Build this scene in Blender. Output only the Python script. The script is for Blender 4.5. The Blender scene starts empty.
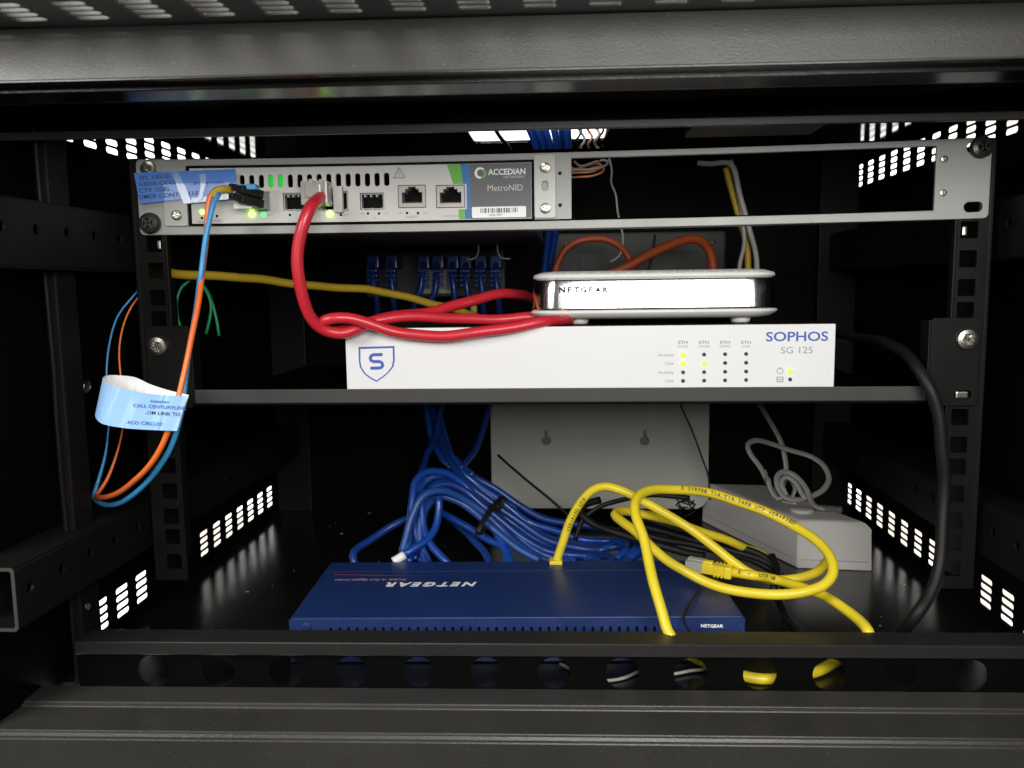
import bpy, bmesh, math, random
from mathutils import Vector, Matrix
random.seed(7)
S = 0.001                      # all coordinates below are millimetres
col = bpy.context.scene.collection
sc = bpy.context.scene

# ------------------------------------------------------------------ camera
CP = Vector((9.2, -473.5, -35.7)); YAW, PIT, ROL, F = .0659, .11563, -.01303, 816.3
fw = Vector((-math.sin(YAW)*math.cos(PIT), math.cos(YAW)*math.cos(PIT), -math.sin(PIT)))
rt0 = Vector((math.cos(YAW), math.sin(YAW), 0)); up0 = rt0.cross(fw)
rt = rt0*math.cos(ROL) + up0*math.sin(ROL); up = -rt0*math.sin(ROL) + up0*math.cos(ROL)
cd = bpy.data.cameras.new('camera'); cam = bpy.data.objects.new('camera', cd); col.objects.link(cam)
cam.matrix_world = Matrix.Translation(CP*S) @ Matrix((rt, up, -fw)).transposed().to_4x4()
cd.sensor_width = 36; cd.lens = F*36/1024; cd.clip_start = .005; cd.clip_end = 50
cd.dof.use_dof = True; cd.dof.focus_distance = .50; cd.dof.aperture_fstop = 16
sc.camera = cam

def hit(px, py, ax, v):
    d = fw + rt*(px-512)/F - up*(py-384)/F
    return CP + d*((v-CP[ax])/d[ax])
def at(px, py, Y): return hit(px, py, 1, Y)        # real point at depth Y
def atz(px, py, Z): return hit(px, py, 2, Z)       # real point at height Z

# ------------------------------------------------------------------ materials
def mat(name, c, rough=.5, metal=0., var=.12, scale=60., bump=.0, bscale=400., spec=.5, coat=0., emit=None, es=0., dust=0., trans=0., rvar=.0):
    m = bpy.data.materials.new(name); m.use_nodes = True
    nt = m.node_tree; b = nt.nodes['Principled BSDF']; L = nt.links.new
    tc = nt.nodes.new('ShaderNodeTexCoord')
    n = nt.nodes.new('ShaderNodeTexNoise'); n.inputs['Scale'].default_value = scale; n.inputs['Detail'].default_value = 6
    L(tc.outputs['Object'], n.inputs['Vector'])
    mx = nt.nodes.new('ShaderNodeMix'); mx.data_type = 'RGBA'
    lo = [max(0, x*(1-var)) for x in c]; hi = [min(1, x*(1+var)) for x in c]
    mx.inputs[6].default_value = (*lo, 1); mx.inputs[7].default_value = (*hi, 1)
    L(n.outputs['Fac'], mx.inputs[0]); out = mx.outputs[2]
    if dust:
        n2 = nt.nodes.new('ShaderNodeTexNoise'); n2.inputs['Scale'].default_value = 900; n2.inputs['Detail'].default_value = 3
        L(tc.outputs['Object'], n2.inputs['Vector'])
        rp = nt.nodes.new('ShaderNodeValToRGB'); rp.color_ramp.elements[0].position = .64; rp.color_ramp.elements[1].position = .78
        L(n2.outputs['Fac'], rp.inputs['Fac'])
        n3 = nt.nodes.new('ShaderNodeTexNoise'); n3.inputs['Scale'].default_value = 14; L(tc.outputs['Object'], n3.inputs['Vector'])
        mu = nt.nodes.new('ShaderNodeMath'); mu.operation = 'MULTIPLY'; L(rp.outputs['Color'], mu.inputs[0]); L(n3.outputs['Fac'], mu.inputs[1])
        mu2 = nt.nodes.new('ShaderNodeMath'); mu2.operation = 'MULTIPLY'; mu2.inputs[1].default_value = dust; L(mu.outputs[0], mu2.inputs[0])
        m2 = nt.nodes.new('ShaderNodeMix'); m2.data_type = 'RGBA'; m2.inputs[7].default_value = (.35, .33, .3, 1)
        L(mu2.outputs[0], m2.inputs[0]); L(out, m2.inputs[6]); out = m2.outputs[2]
    L(out, b.inputs['Base Color'])
    b.inputs['Roughness'].default_value = rough; b.inputs['Metallic'].default_value = metal
    if rvar:
        n4 = nt.nodes.new('ShaderNodeTexNoise'); n4.inputs['Scale'].default_value = 25; n4.inputs['Detail'].default_value = 8
        L(tc.outputs['Object'], n4.inputs['Vector'])
        mr = nt.nodes.new('ShaderNodeMapRange'); mr.inputs['To Min'].default_value = rough-rvar; mr.inputs['To Max'].default_value = rough+rvar
        L(n4.outputs['Fac'], mr.inputs['Value']); L(mr.outputs[0], b.inputs['Roughness'])
    b.inputs['Specular IOR Level'].default_value = spec
    b.inputs['Coat Weight'].default_value = coat
    b.inputs['Transmission Weight'].default_value = trans
    if bump:
        n5 = nt.nodes.new('ShaderNodeTexNoise'); n5.inputs['Scale'].default_value = bscale; n5.inputs['Detail'].default_value = 4
        L(tc.outputs['Object'], n5.inputs['Vector'])
        bp = nt.nodes.new('ShaderNodeBump'); bp.inputs['Strength'].default_value = bump; bp.inputs['Distance'].default_value = .0004
        L(n5.outputs['Fac'], bp.inputs['Height']); L(bp.outputs[0], b.inputs['Normal'])
    if emit:
        b.inputs['Emission Color'].default_value = (*emit, 1); b.inputs['Emission Strength'].default_value = es
    return m
M = dict(
 black = mat('black_powder_coat', (.0075,.0072,.0068), .46, bump=.25, bscale=1500, dust=.07, rvar=.10, spec=.14),
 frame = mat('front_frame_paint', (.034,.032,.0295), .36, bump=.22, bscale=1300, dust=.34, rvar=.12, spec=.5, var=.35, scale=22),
 deep  = mat('shaded_black_panel', (.0022,.0022,.0021), .55, bump=.2, bscale=1200, spec=.05),  # darker than the powder coat: shade of interior and recesses put into the colour
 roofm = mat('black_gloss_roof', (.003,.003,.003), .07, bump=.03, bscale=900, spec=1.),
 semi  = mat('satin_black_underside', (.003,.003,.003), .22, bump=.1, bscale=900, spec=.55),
 barm  = mat('dark_bar_paint', (.017,.0165,.0155), .38, bump=.22, bscale=1300, dust=.2, rvar=.10, spec=.45),
 floor = mat('black_gloss_floor', (.008,.0078,.0074), .20, bump=.14, bscale=900, dust=.30, rvar=.07, spec=.9),
 shelf = mat('shelf_grey_black', (.052,.051,.049), .5, spec=.25, bump=.2, bscale=1600),
 galv  = mat('galvanised_steel', (.33,.335,.32), .52, metal=.2, var=.10, scale=45, bump=.08, bscale=700, rvar=.08),
 galvl = mat('bright_plated_steel', (.38,.38,.36), .45, metal=.3, var=.06, scale=60),
 screw = mat('zinc_screw', (.55,.53,.47), .3, metal=1, var=.3, scale=700),
 dscrew= mat('dark_screw', (.05,.048,.045), .3, metal=.6, var=.3, scale=500),
 face  = mat('light_grey_faceplate', (.58,.57,.54), .5, var=.04, bump=.05),
 dface = mat('dark_grey_print', (.105,.11,.115), .5, var=.06),
 green = mat('green_print', (.12,.42,.05), .5),
 blue  = mat('blue_print', (.03,.16,.42), .5),
 body  = mat('device_body_steel', (.12,.115,.10), .45, metal=.4, var=.2, bump=.1),
 white = mat('white_enamel', (.745,.745,.75), .45, var=.045, scale=14, bump=.04, bscale=900),
 wplas = mat('white_plastic', (.74,.73,.70), .35, var=.04),
 chrome= mat('chrome_band', (.92,.92,.93), .15, metal=1, var=.03, bump=.03, bscale=120),
 beige = mat('beige_plastic', (.36,.362,.325), .6, var=.12, scale=12, bump=.12, bscale=1100),
 lbox  = mat('pale_grey_plastic', (.50,.48,.46), .5, var=.05, scale=25, bump=.08, bscale=900),
 navy  = mat('navy_painted_metal', (.010,.028,.118), .38, var=.22, scale=18, bump=.12, bscale=900, dust=.55, rvar=.06),
 dark  = mat('dark_plastic_void_shade', (.0025,.0025,.0025), .6, spec=.1),  # dark bezel plastic; in ports and slots the colour stands for shade
 ink   = mat('dark_ink', (.04,.04,.045), .6),
 gink  = mat('grey_ink', (.30,.30,.29), .6),
 sink  = mat('blue_ink', (.045,.10,.42), .5),
 wink  = mat('white_ink', (.85,.85,.85), .5),
 rink  = mat('red_ink', (.5,.06,.05), .5),
 pink  = mat('pale_red_ink', (.45,.22,.22), .5),
 ylw   = mat('yellow_jacket', (.76,.60,.025), .42, var=.14, rvar=.1, dust=.18, scale=90, bump=.05, coat=.15),
 ylwd  = mat('mustard_jacket', (.50,.33,.02), .45, var=.12, scale=90),
 red   = mat('red_jacket', (.58,.02,.035), .4, var=.14, rvar=.1, dust=.12, scale=90, coat=.2),
 cblue = mat('blue_jacket', (.007,.052,.30), .33, var=.16, scale=80, coat=.25),
 fblue = mat('light_blue_fibre_jacket', (.05,.30,.62), .35),
 forg  = mat('orange_fibre_jacket', (.85,.17,.03), .35),
 org   = mat('orange_jacket', (.42,.075,.018), .45),
 grn   = mat('green_jacket', (.01,.26,.10), .45),
 cblu2 = mat('darker_blue_jacket', (.006,.036,.21), .4, var=.2, scale=70, coat=.1, rvar=.1),
 cblu3 = mat('duller_blue_jacket', (.012,.065,.27), .45, var=.2, scale=70, coat=.1, rvar=.1),
 cblk  = mat('black_jacket', (.008,.008,.008), .5, spec=.25, var=.2),
 cgry  = mat('grey_jacket', (.14,.135,.125), .5, var=.1),
 cwht  = mat('white_jacket', (.42,.40,.37), .5),
 tape  = mat('blue_label_tape', (.07,.20,.62), .4, var=.12, scale=60, coat=.2),
 paper = mat('pale_blue_label', (.30,.52,.86), .5, var=.08, scale=50),
 liner = mat('white_label_back', (.85,.86,.86), .5, var=.03),
 cop   = mat('copper_wire', (.65,.28,.13), .4, metal=.3, var=.3, scale=300),
 clear = mat('clear_plug_plastic', (.75,.72,.66), .18, var=.1, trans=.55),
 lime  = mat('lime_led', (.5,.9,.2), .3, emit=(.45,1,.06), es=8.),
 gled  = mat('green_led', (.05,.6,.1), .3, emit=(.05,.9,.12), es=2.2),
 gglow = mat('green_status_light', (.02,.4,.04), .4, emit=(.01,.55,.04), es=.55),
 wled  = mat('pale_green_led', (.25,.3,.04), .3, emit=(.66,.95,.12), es=.95),
 pad   = mat('patch_panel_grey', (.028,.028,.027), .55),
 pnl   = mat('dark_grey_panel', (.035,.035,.033), .6),
 lgry  = mat('pale_grey_paint', (.50,.49,.46), .5),
)

# ------------------------------------------------------------------ building
ORG = {}
def link(o, parent, base):
    col.objects.link(o)
    po = Vector((0,0,0))
    if parent is not None:
        o.parent = parent; po = ORG[parent.name]
    o.location = (base-po)*S; ORG[o.name] = base.copy()
    return o
def thing(name, label, cat, loc, group=None):
    o = bpy.data.objects.new(name, None); o.empty_display_size = .01
    link(o, None, Vector(loc)); return tag(o, label, cat, group)
def tag(o, label=None, cat=None, group=None, kind=None):
    if label: o['label'] = label
    if cat: o['category'] = cat
    if group: o['group'] = group
    if kind: o['kind'] = kind
    return o
SKEW = [False]
SAG = [False]                  # the loaded 1U panel hangs through a little towards its middle
def bent(x, z): t = x/241; q = 1-t*t; return z-.9+.5*t-(1.2+.8*z/43)*q
def flat(x, z): t = x/241; q = 1-t*t; return (z+.9-.5*t+1.2*q)/(1-.8*q/43)
def obj(name, bm, m, parent=None, smooth=False, mats=None):
    if SKEW[0]:               # the front frame sits a degree and a half off the rails
        for v in bm.verts: v.co.y += .025*v.co.x
    if SAG[0]:
        for v in bm.verts: v.co.z = bent(v.co.x, v.co.z)
    bm.normal_update()
    vs = [v.co for v in bm.verts]
    lo = Vector([min(v[i] for v in vs) for i in range(3)]); hi = Vector([max(v[i] for v in vs) for i in range(3)])
    base = Vector(((lo.x+hi.x)/2, (lo.y+hi.y)/2, lo.z))
    for v in bm.verts: v.co = (v.co-base)*S
    me = bpy.data.meshes.new(name); bm.to_mesh(me); bm.free()
    for mm in (mats or [m]): me.materials.append(mm)
    if smooth:
        for p in me.polygons: p.use_smooth = True
    return link(bpy.data.objects.new(name, me), parent, base)
def dup(o, delta, parent=None):           # copy of a part (and its children) shifted by delta
    c = o.copy(); col.objects.link(c); c.parent = parent if parent is not None else o.parent
    c.location = o.location + (Vector(delta)*S if parent is None else Vector((0,0,0)))
    ORG[c.name] = ORG[o.name] + Vector(delta)
    for ch in list(o.children):
        g = ch.copy(); col.objects.link(g); g.parent = c; ORG[g.name] = ORG[ch.name]+Vector(delta)
    return c
def B(): return bmesh.new()
def box(bm, x0, x1, y0, y1, z0, z1, bev=0, seg=2, M4=None, mi=0):
    r = bmesh.ops.create_cube(bm, size=1)
    vs = r['verts']
    for v in vs:
        v.co = Vector(((x0+x1)/2+v.co.x*(x1-x0), (y0+y1)/2+v.co.y*(y1-y0), (z0+z1)/2+v.co.z*(z1-z0)))
    fs = {f for v in vs for f in v.link_faces}
    if mi:
        for f in fs: f.material_index = mi
    if bev:
        es = list({e for v in vs for e in v.link_edges})
        rr = bmesh.ops.bevel(bm, geom=es, offset=bev, segments=seg, affect='EDGES', profile=.6)
        vs = list({v for f in rr['faces'] for v in f.verts} | {v for v in vs if v.is_valid})
    if M4 is not None:
        for v in vs: v.co = M4 @ v.co
    return bm
def curve_mesh(polys, thick, cyc=True, bevel=0):
    cu = bpy.data.curves.new('t', 'CURVE'); cu.dimensions = '2D'; cu.fill_mode = 'BOTH'; cu.extrude = thick/2-bevel; cu.bevel_depth = bevel
    for p in polys:
        sp = cu.splines.new('POLY'); sp.points.add(len(p)-1)
        for i, q in enumerate(p): sp.points[i].co = (q[0], q[1], 0, 1)
        sp.use_cyclic_u = True
    o = bpy.data.objects.new('t', cu); me = bpy.data.meshes.new_from_object(o)
    bpy.data.objects.remove(o); bpy.data.curves.remove(cu); return me
def basis(u, v, o):                       # maps (a,b,c) -> o + a*u + b*v + c*(u x v)
    u = Vector(u); v = Vector(v); w = u.cross(v).normalized()
    return Matrix.Translation(Vector(o)) @ Matrix((u, v, w)).transposed().to_4x4()
XZ = lambda y: basis((1,0,0), (0,0,1), (0,y,0))     # seen from the front; c points to -Y
YZ = lambda x: basis((0,1,0), (0,0,1), (x,0,0))
XY = lambda z: basis((1,0,0), (0,1,0), (0,0,z))
def plate(bm, polys, thick, m4, bevel=0):
    me = curve_mesh(polys, thick, bevel=bevel); me.transform(m4); bm.from_mesh(me); bpy.data.meshes.remove(me); return bm
def rect(x0, x1, z0, z1): return [(x0,z0), (x1,z0), (x1,z1), (x0,z1)]
def rrect(x0, x1, z0, z1, r, n=4):
    o = []
    for cx, cz, a in ((x1-r,z1-r,0), (x0+r,z1-r,90), (x0+r,z0+r,180), (x1-r,z0+r,270)):
        for i in range(n+1):
            t = math.radians(a+90*i/n); o.append((cx+r*math.cos(t), cz+r*math.sin(t)))
    return o
def circ(x, z, r, n=16): return [(x+r*math.cos(2*math.pi*i/n), z+r*math.sin(2*math.pi*i/n)) for i in range(n)]
def text(bm, s, size, m4, ext=.05, bold=0., align='CENTER', sx=1., space=1., shear=0.):
    cu = bpy.data.curves.new('t', 'FONT'); cu.body = s; cu.size = size; cu.extrude = ext; cu.offset = bold
    cu.align_x = align; cu.align_y = 'CENTER'; cu.space_character = space; cu.resolution_u = 3; cu.shear = shear
    o = bpy.data.objects.new('t', cu); me = bpy.data.meshes.new_from_object(o)
    bpy.data.objects.remove(o); bpy.data.curves.remove(cu)
    me.transform(m4 @ Matrix.Diagonal((sx,1,1,1))); bm.from_mesh(me); bpy.data.meshes.remove(me); return bm
def catmull(pts, step=3.):
    pts = [Vector(p) for p in pts]
    P = [2*pts[0]-pts[1]] + pts + [2*pts[-1]-pts[-2]]; out = []
    for i in range(1, len(P)-2):
        a, b, c, d = P[i-1:i+3]
        def kn(p, q): return max((q-p).length, 1e-3)**.5
        t0 = 0; t1 = kn(a,b); t2 = t1+kn(b,c); t3 = t2+kn(c,d)
        n = max(2, int((c-b).length/step))
        for k in range(n):
            t = t1+(t2-t1)*k/n
            A1 = a*((t1-t)/(t1-t0))+b*((t-t0)/(t1-t0)); A2 = b*((t2-t)/(t2-t1))+c*((t-t1)/(t2-t1)); A3 = c*((t3-t)/(t3-t2))+d*((t-t2)/(t3-t2))
            B1 = A1*((t2-t)/(t2-t0))+A2*((t-t0)/(t2-t0)); B2 = A2*((t3-t)/(t3-t1))+A3*((t-t1)/(t3-t1))
            out.append(B1*((t2-t)/(t2-t1))+B2*((t-t1)/(t2-t1)))
    out.append(pts[-1]); return out
def tube(bm, path, r, seg=12, ry=None, n0=None, raw=False, lobes=0, rs=None):
    if not raw:
        path = catmull(path); ph = random.random()*9; A_ = .16*r if rs is None or True else 0
        path = [p+Vector((math.sin(i*.19+ph)+.6*math.sin(i*.47+2*ph), math.cos(i*.23+ph*1.7), math.sin(i*.21+ph*.6)+.5*math.cos(i*.53+ph)))*A_*min(1, i/6, (len(path)-1-i)/6) for i, p in enumerate(path)]
    rings = []; T = None; N = None
    for i, p in enumerate(path):
        t = (path[min(i+1, len(path)-1)]-path[max(i-1, 0)]).normalized()
        if N is None:
            N = Vector(n0) if n0 else (Vector((0,0,1)) if abs(t.z) < .8 else Vector((0,1,0)))
        N = (N-t*N.dot(t)).normalized(); Bn = t.cross(N)
        rr = r if rs is None else rs[i]
        ring = []
        for k in range(seg):
            a = 2*math.pi*k/seg; q = rr*(1+(lobes*math.cos(2*a) if lobes else 0))
            ring.append(bm.verts.new(p + N*math.cos(a)*(ry or q) + Bn*math.sin(a)*q))
        rings.append(ring)
    for a, b in zip(rings, rings[1:]):
        for k in range(seg): bm.faces.new((a[k], b[k], b[(k+1)%seg], a[(k+1)%seg]))
    bm.faces.new(rings[0]); bm.faces.new(list(reversed(rings[-1])))
    bmesh.ops.recalc_face_normals(bm, faces=bm.faces[:])
    return bm
def lathe(bm, prof, c, axis, seg=24):     # prof = [(radius, height)], along axis from c
    axis = Vector(axis).normalized(); u = axis.orthogonal().normalized(); v = axis.cross(u); rings = []
    for r, h in prof:
        rings.append([bm.verts.new(Vector(c)+axis*h+(u*math.cos(2*math.pi*k/seg)+v*math.sin(2*math.pi*k/seg))*max(r, .001)) for k in range(seg)])
    for a, b in zip(rings, rings[1:]):
        for k in range(seg): bm.faces.new((a[k], a[(k+1)%seg], b[(k+1)%seg], b[k]))
    bm.faces.new(list(reversed(rings[0]))); bm.faces.new(rings[-1])
    bmesh.ops.recalc_face_normals(bm, faces=bm.faces[:])
    return bm
def screw(name, c, r, m, parent, axis=(0,-1,0), h=None, recess=True):
    h = h or r*.55; bm = B()
    lathe(bm, [(r,0), (r,h*.5), (r*.9,h*.85), (r*.55,h), (r*.5,h), (r*.28,h*.45)] if recess else [(r,0),(r,h*.6),(r*.8,h)], c, axis, 20)
    if recess:
        a = Vector(axis).normalized(); u = a.orthogonal().normalized(); v = a.cross(u); ang = random.random()*3
        u2 = u*math.cos(ang)+v*math.sin(ang); v2 = a.cross(u2)
        for w in (u2, v2):
            o = a.cross(w); m4 = Matrix.Translation(Vector(c)+a*(h*.97)) @ Matrix((w, o, a)).transposed().to_4x4()
            box(bm, -r*.62, r*.62, -r*.09, r*.09, -.1, r*.06, M4=m4)
    return obj(name, bm, m, parent, smooth=False)
def cable(name, label, cat, pts, r, m, group=None, seg=12, **k):
    o = obj(name, tube(B(), pts, r, seg, **k), m, smooth=True); return tag(o, label, cat, group)
def cable_print(parent, pts, r, s0, s, size, m, view=CP, side=0., gap=.95, flip=False):
    path = catmull(pts, 1.); acc = [0]
    for a, b in zip(path, path[1:]): acc.append(acc[-1]+(b-a).length)
    bm = B(); d = s0
    for ch in s:
        if ch != ' ':
            i = next((j for j in range(len(acc)-1) if acc[j+1] >= d), len(acc)-2)
            f = (d-acc[i])/max(1e-6, acc[i+1]-acc[i]); p = path[i].lerp(path[i+1], min(1, f)); t = (path[i+1]-path[i]).normalized()
            if flip: t = -t
            n = (view-p).normalized(); n = (n-t*n.dot(t)).normalized()
            w = n.cross(t).normalized(); n2 = (n*math.cos(side)+w*math.sin(side)); w = n2.cross(t)
            text(bm, ch, size, Matrix.Translation(p+n2*(r*1.2)) @ Matrix((t, w, n2)).transposed().to_4x4(), ext=.02, bold=.03)
        d += size*gap*.72*(1 if not flip else -1)
    return obj('print', bm, m, parent)

# ================================================================== THE CABINET
cab = thing('server_cabinet', 'black steel wall cabinet with vented sides, square-holed rails and perforated front bar', 'rack cabinet', (0,120,-256))
RB = -212.; W = 275.; FZ = -251.; RZ = 79.5; BY = 310.
obj('floor_panel', box(B(), -W, W, -56, BY, FZ-3, FZ), M['floor'], cab)
# roof with the cable entry opening
bm = B(); plate(bm, [rect(-W, W, -58, BY), rrect(-61, 40, 112, 190, 5)], 2, XY(RZ+1)); obj('roof_panel', bm, M['roofm'], cab)
bm = B(); box(bm, -W, W, BY, BY+2, FZ-3, RZ+2)
for z in (-95, -25): box(bm, -240, 240, BY-3, BY, z-1.2, z+1.2, .6)
obj('back_panel', bm, M['deep'], cab)
for s in (-1, 1):
    holes = []
    y0 = 277.5 if s < 0 else 298.5
    for zc in (-231., 62.):
        for k in range(17):
            yc = y0-(23.95 if s < 0 else 25.3)*k
            if yc < -20 or (zc < 0 and 50 < yc < 110): continue
            for j in range(4):
                z = zc+(j-1.5)*5.2
                holes.append(rrect(yc-7.6, yc+7.6, z-2.0, z+2.0, 1.9, 3))
    bm = B(); plate(bm, [rect(-112, BY, FZ-3, RZ+2)]+holes, 1.2, YZ(s*(W+.6))); obj('side_panel', bm, M['deep'], cab)
    # rear corner post
    bm = B(); box(bm, min(s*W, s*(W-34)), max(s*W, s*(W-34)), 298, BY, FZ, RZ, .8); obj('corner_post', bm, M['black'], cab)
    # mounting rail: holed flange plus returns
    bm = B(); hl = []
    z = -6.35-44.45*6
    for u in range(9):
        for dz in (6.35, 22.225, 38.1):
            zz = -44.45*(6-u)+dz
            if RB+6 < zz < 40: hl.append(rrect(s*232.5-4.7, s*232.5+4.7, zz-4.7, zz+4.7, .5, 1))
    xi, xo = s*225.5, s*243; RT = 43.
    plate(bm, [rect(min(xi,xo), max(xi,xo), RB, RT)]+hl, 2, XZ(1))
    box(bm, min(xi, xi-s*1.4), max(xi, xi-s*1.4), -1.4, 2.2, RB, RT, .5)
    box(bm, min(xo, xo+s*2), max(xo, xo+s*2), 0, 46, RB, RT, .4)
    obj('mounting_rail', bm, M['black'], cab)
    # front upright with a rolled edge
    bm = B(); box(bm, min(s*258.5,s*266), max(s*258.5,s*266), -56, -38, FZ, 60, 1.2)
    tube(bm, [Vector((s*263, -57.3, FZ)), Vector((s*263, -57.3, 60))], 1.3, 8)
    for z in (-165, -118, -60): lathe(bm, [(1.6,0),(1.6,.3)], (s*260.3, -56, z), (0,-1,0), 12)
    obj('front_upright', bm, M['black'], cab)
    # hollow square depth rails with round holes in the inner face
    for z0, z1, yf, yh in ((-192.5, -164.5, -118, -107.6), (-21.5, 9.5, -140, -81.5-25.2)):
        bm = B(); xi, xo = s*251, s*274
        hl = [circ(yh+25.2*k, (z0+z1)/2+2.5, 2.8) for k in range(15)]
        plate(bm, [rect(yf, 298, z0, z1)]+hl, 1.5, YZ(xi))
        a, b = min(xi, xo), max(xi, xo)
        box(bm, a, b, yf, 298, z1-.02, z1+1.4, .6); box(bm, a, b, yf, 298, z0-1.4, z0+.02, .6)
        plate(bm, [rect(yf, 298, z0, z1)], 1.4, YZ(xo))
        dr = obj('depth_rail', bm, M['black'], cab)
        bm = B(); plate(bm, [rrect(a-.9, b+.9, z0-1.6, z1+1.6, 2.2), rrect(a+.7, b-.7, z0, z1, 1.4)], .5, XZ(yf-.3)); obj('cut_rim', bm, M['shelf'], dr)
SKEW[0] = True
# bottom front bar and its perforated flange
bm = B(); box(bm, -257, 262, -61, -44, -229.3, -222, 1.0, 3)
obj('front_bar', bm, M['barm'], cab)
bm = B(); hl = [circ(-215.4+36.25*k, -239.4, 9.1, 32) for k in range(13)]
plate(bm, [rect(-257, 262, -252, -229.6)]+hl, 1.2, XZ(-58), bevel=.3); obj('perforated_flange', bm, M['deep'], cab)
# bottom sill
def prism(bm, prof, x0, x1):
    a = [bm.verts.new((x0, y, z)) for y, z in prof]; b = [bm.verts.new((x1, y, z)) for y, z in prof]
    n = len(prof)
    for i in range(n): bm.faces.new((a[i], b[i], b[(i+1)%n], a[(i+1)%n]))
    bm.faces.new(a); bm.faces.new(list(reversed(b))); bmesh.ops.recalc_face_normals(bm, faces=bm.faces[:]); return bm
def bevel_all(bm, w, seg=3):
    es = [e for e in bm.edges if e.is_manifold and e.calc_face_angle(0) > .3]
    bmesh.ops.bevel(bm, geom=es, offset=w, segments=seg, affect='EDGES'); return bm
bm = bevel_all(prism(B(), [(-62,-246.2), (-79,-246.9), (-79.8,-248.6), (-104.5,-248.0), (-106,-251), (-107,-300), (-62,-300)], -300, 300), .9)
obj('bottom_sill', bm, M['frame'], cab)
# header over the opening
bm = bevel_all(prism(B(), [(-100,68), (-145,69), (-146.5,48.6), (-140,49.6), (-100,50.2)], -300, 300), .5)
obj('top_header', bm, M['frame'], cab)
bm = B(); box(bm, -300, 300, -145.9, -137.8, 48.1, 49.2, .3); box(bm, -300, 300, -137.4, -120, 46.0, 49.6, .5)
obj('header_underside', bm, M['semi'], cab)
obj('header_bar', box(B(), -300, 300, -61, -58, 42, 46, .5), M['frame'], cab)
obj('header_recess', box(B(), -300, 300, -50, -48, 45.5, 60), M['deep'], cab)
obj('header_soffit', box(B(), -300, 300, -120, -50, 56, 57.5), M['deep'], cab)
hl = []
for k in range(-11, 12):
    for j in range(4): hl.append(rrect(k*24.4-7, k*24.4+7, -152-5.2*j-4, -152-5.2*j, 1.9, 3))
bm = B(); plate(bm, [rect(-300, 300, -184, -120)]+hl, 1.4, XY(70.1)); obj('vented_lip', bm, M['frame'], cab)
SKEW[0] = False
bm = B(); box(bm, 100, 193, 128, 169, RZ-3.2, RZ-.4, 1); obj('pale_plate', bm, M['lgry'], cab)  # pale plate just under the roof
bm = B(); box(bm, -80, 60, 225, 300, 118, 150, 3); du = tag(obj('cable_duct', bm, M['wplas']), 'pale duct seen through the opening in the cabinet roof', 'duct')
bm = B(); box(bm, -16, 2, 224.2, 225.4, 120, 128, .3); obj('sticker', bm, M['ylwd'], du)
for x in (-62,-40,22,38): obj('socket', box(B(), x, x+9, 224.4, 225.4, 119.5, 127-(x%3), .3), M['gink'], du)
for p in ((-262,-45,-62.),):
    pass
for px, py, Y in ((85, 387, -10), (88, 606, -57), (18, 502, -90), (2, 229, -97)):
    q = at(px, py, Y); 
    if py == 606: screw('screw', (q.x, -57, q.z), 2.0, M['screw'], cab)
q = hit(85, 387, 0, -W); screw('screw', q, 4.0, M['screw'], cab, axis=(1,0,0))
# square nuts glimpsed in the rails
for s, zz in ((-1, -6.35), (1, -6.35)):
    bm = B(); box(bm, s*232.5+1.2*(-s)-1.2, s*232.5+1.2*(-s)+1.4, 2.5, 5, zz-3.2, zz+2.2, .8); obj('cage_nut', bm, M['screw'], cab)

# ================================================================== 1U ADAPTER PANEL
Y0 = -2.2
SAG[0] = True
pan = thing('adapter_panel', 'galvanised steel 1U rack panel framing the fibre device and an empty right-hand window', 'rack panel', (0,-1,0))
bm = B()
xL = at(187, 200, Y0).x; xR = at(535, 190, Y0).x; xW0 = at(571, 190, Y0).x; xW1 = at(936, 180, Y0).x
slots = [rrect(cx-5.4, cx+5.4, cz-3.1, cz+3.1, 3, 5) for cx in (-232.5, 233) for cz in (6.35, 38.1)]
smal = [circ(at(560,190,Y0).x, 13.5, 1.3, 12), circ(at(560,190,Y0).x, 31.5, 1.3, 12)]
def subdiv(m0, m1, n=24): return m0
def longp(x0, x1, z0, z1, r, n=30):   # rounded plate outline with extra points along the long edges so it can sag
    p = rrect(x0, x1, z0, z1, r); o = []
    for i, a in enumerate(p):
        b_ = p[(i+1)%len(p)]; o.append(a)
        if abs(a[0]-b_[0]) > 20:
            for k in range(1, n): o.append((a[0]+(b_[0]-a[0])*k/n, a[1]+(b_[1]-a[1])*k/n))
    return o
plate(bm, [longp(-239.3, 240.9, .35, 43.1, 2.5), longp(xL, xR, 4.6, 39.8, .2, 12), longp(xW0, xW1, 4.7, 40.1, .3, 12)]+slots+smal, 2.0, XZ(-1.2), bevel=.35)
for k in range(24):
    for z in (.3, 41.8): box(bm, -222+18.5*k, -203.5+18.5*k, 0, 14, z, z+1.4)
obj('panel', bm, M['galv'], pan)
screw('screw', (-232.5, -2.4, 6.8), 6.2, M['dscrew'], pan, h=4)
screw('screw', (-231.5, -2.4, 38.3), 4.4, M['screw'], pan, h=2)
screw('screw', (235.0, -2.4, 38.0), 6.0, M['dscrew'], pan, h=4)
SAG[0] = False
for px, py in ((944, 159), (943, 193)):
    q = at(px, py, Y0); screw('screw', (q.x, Y0, q.z), 1.9, M['screw'], pan)

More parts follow.
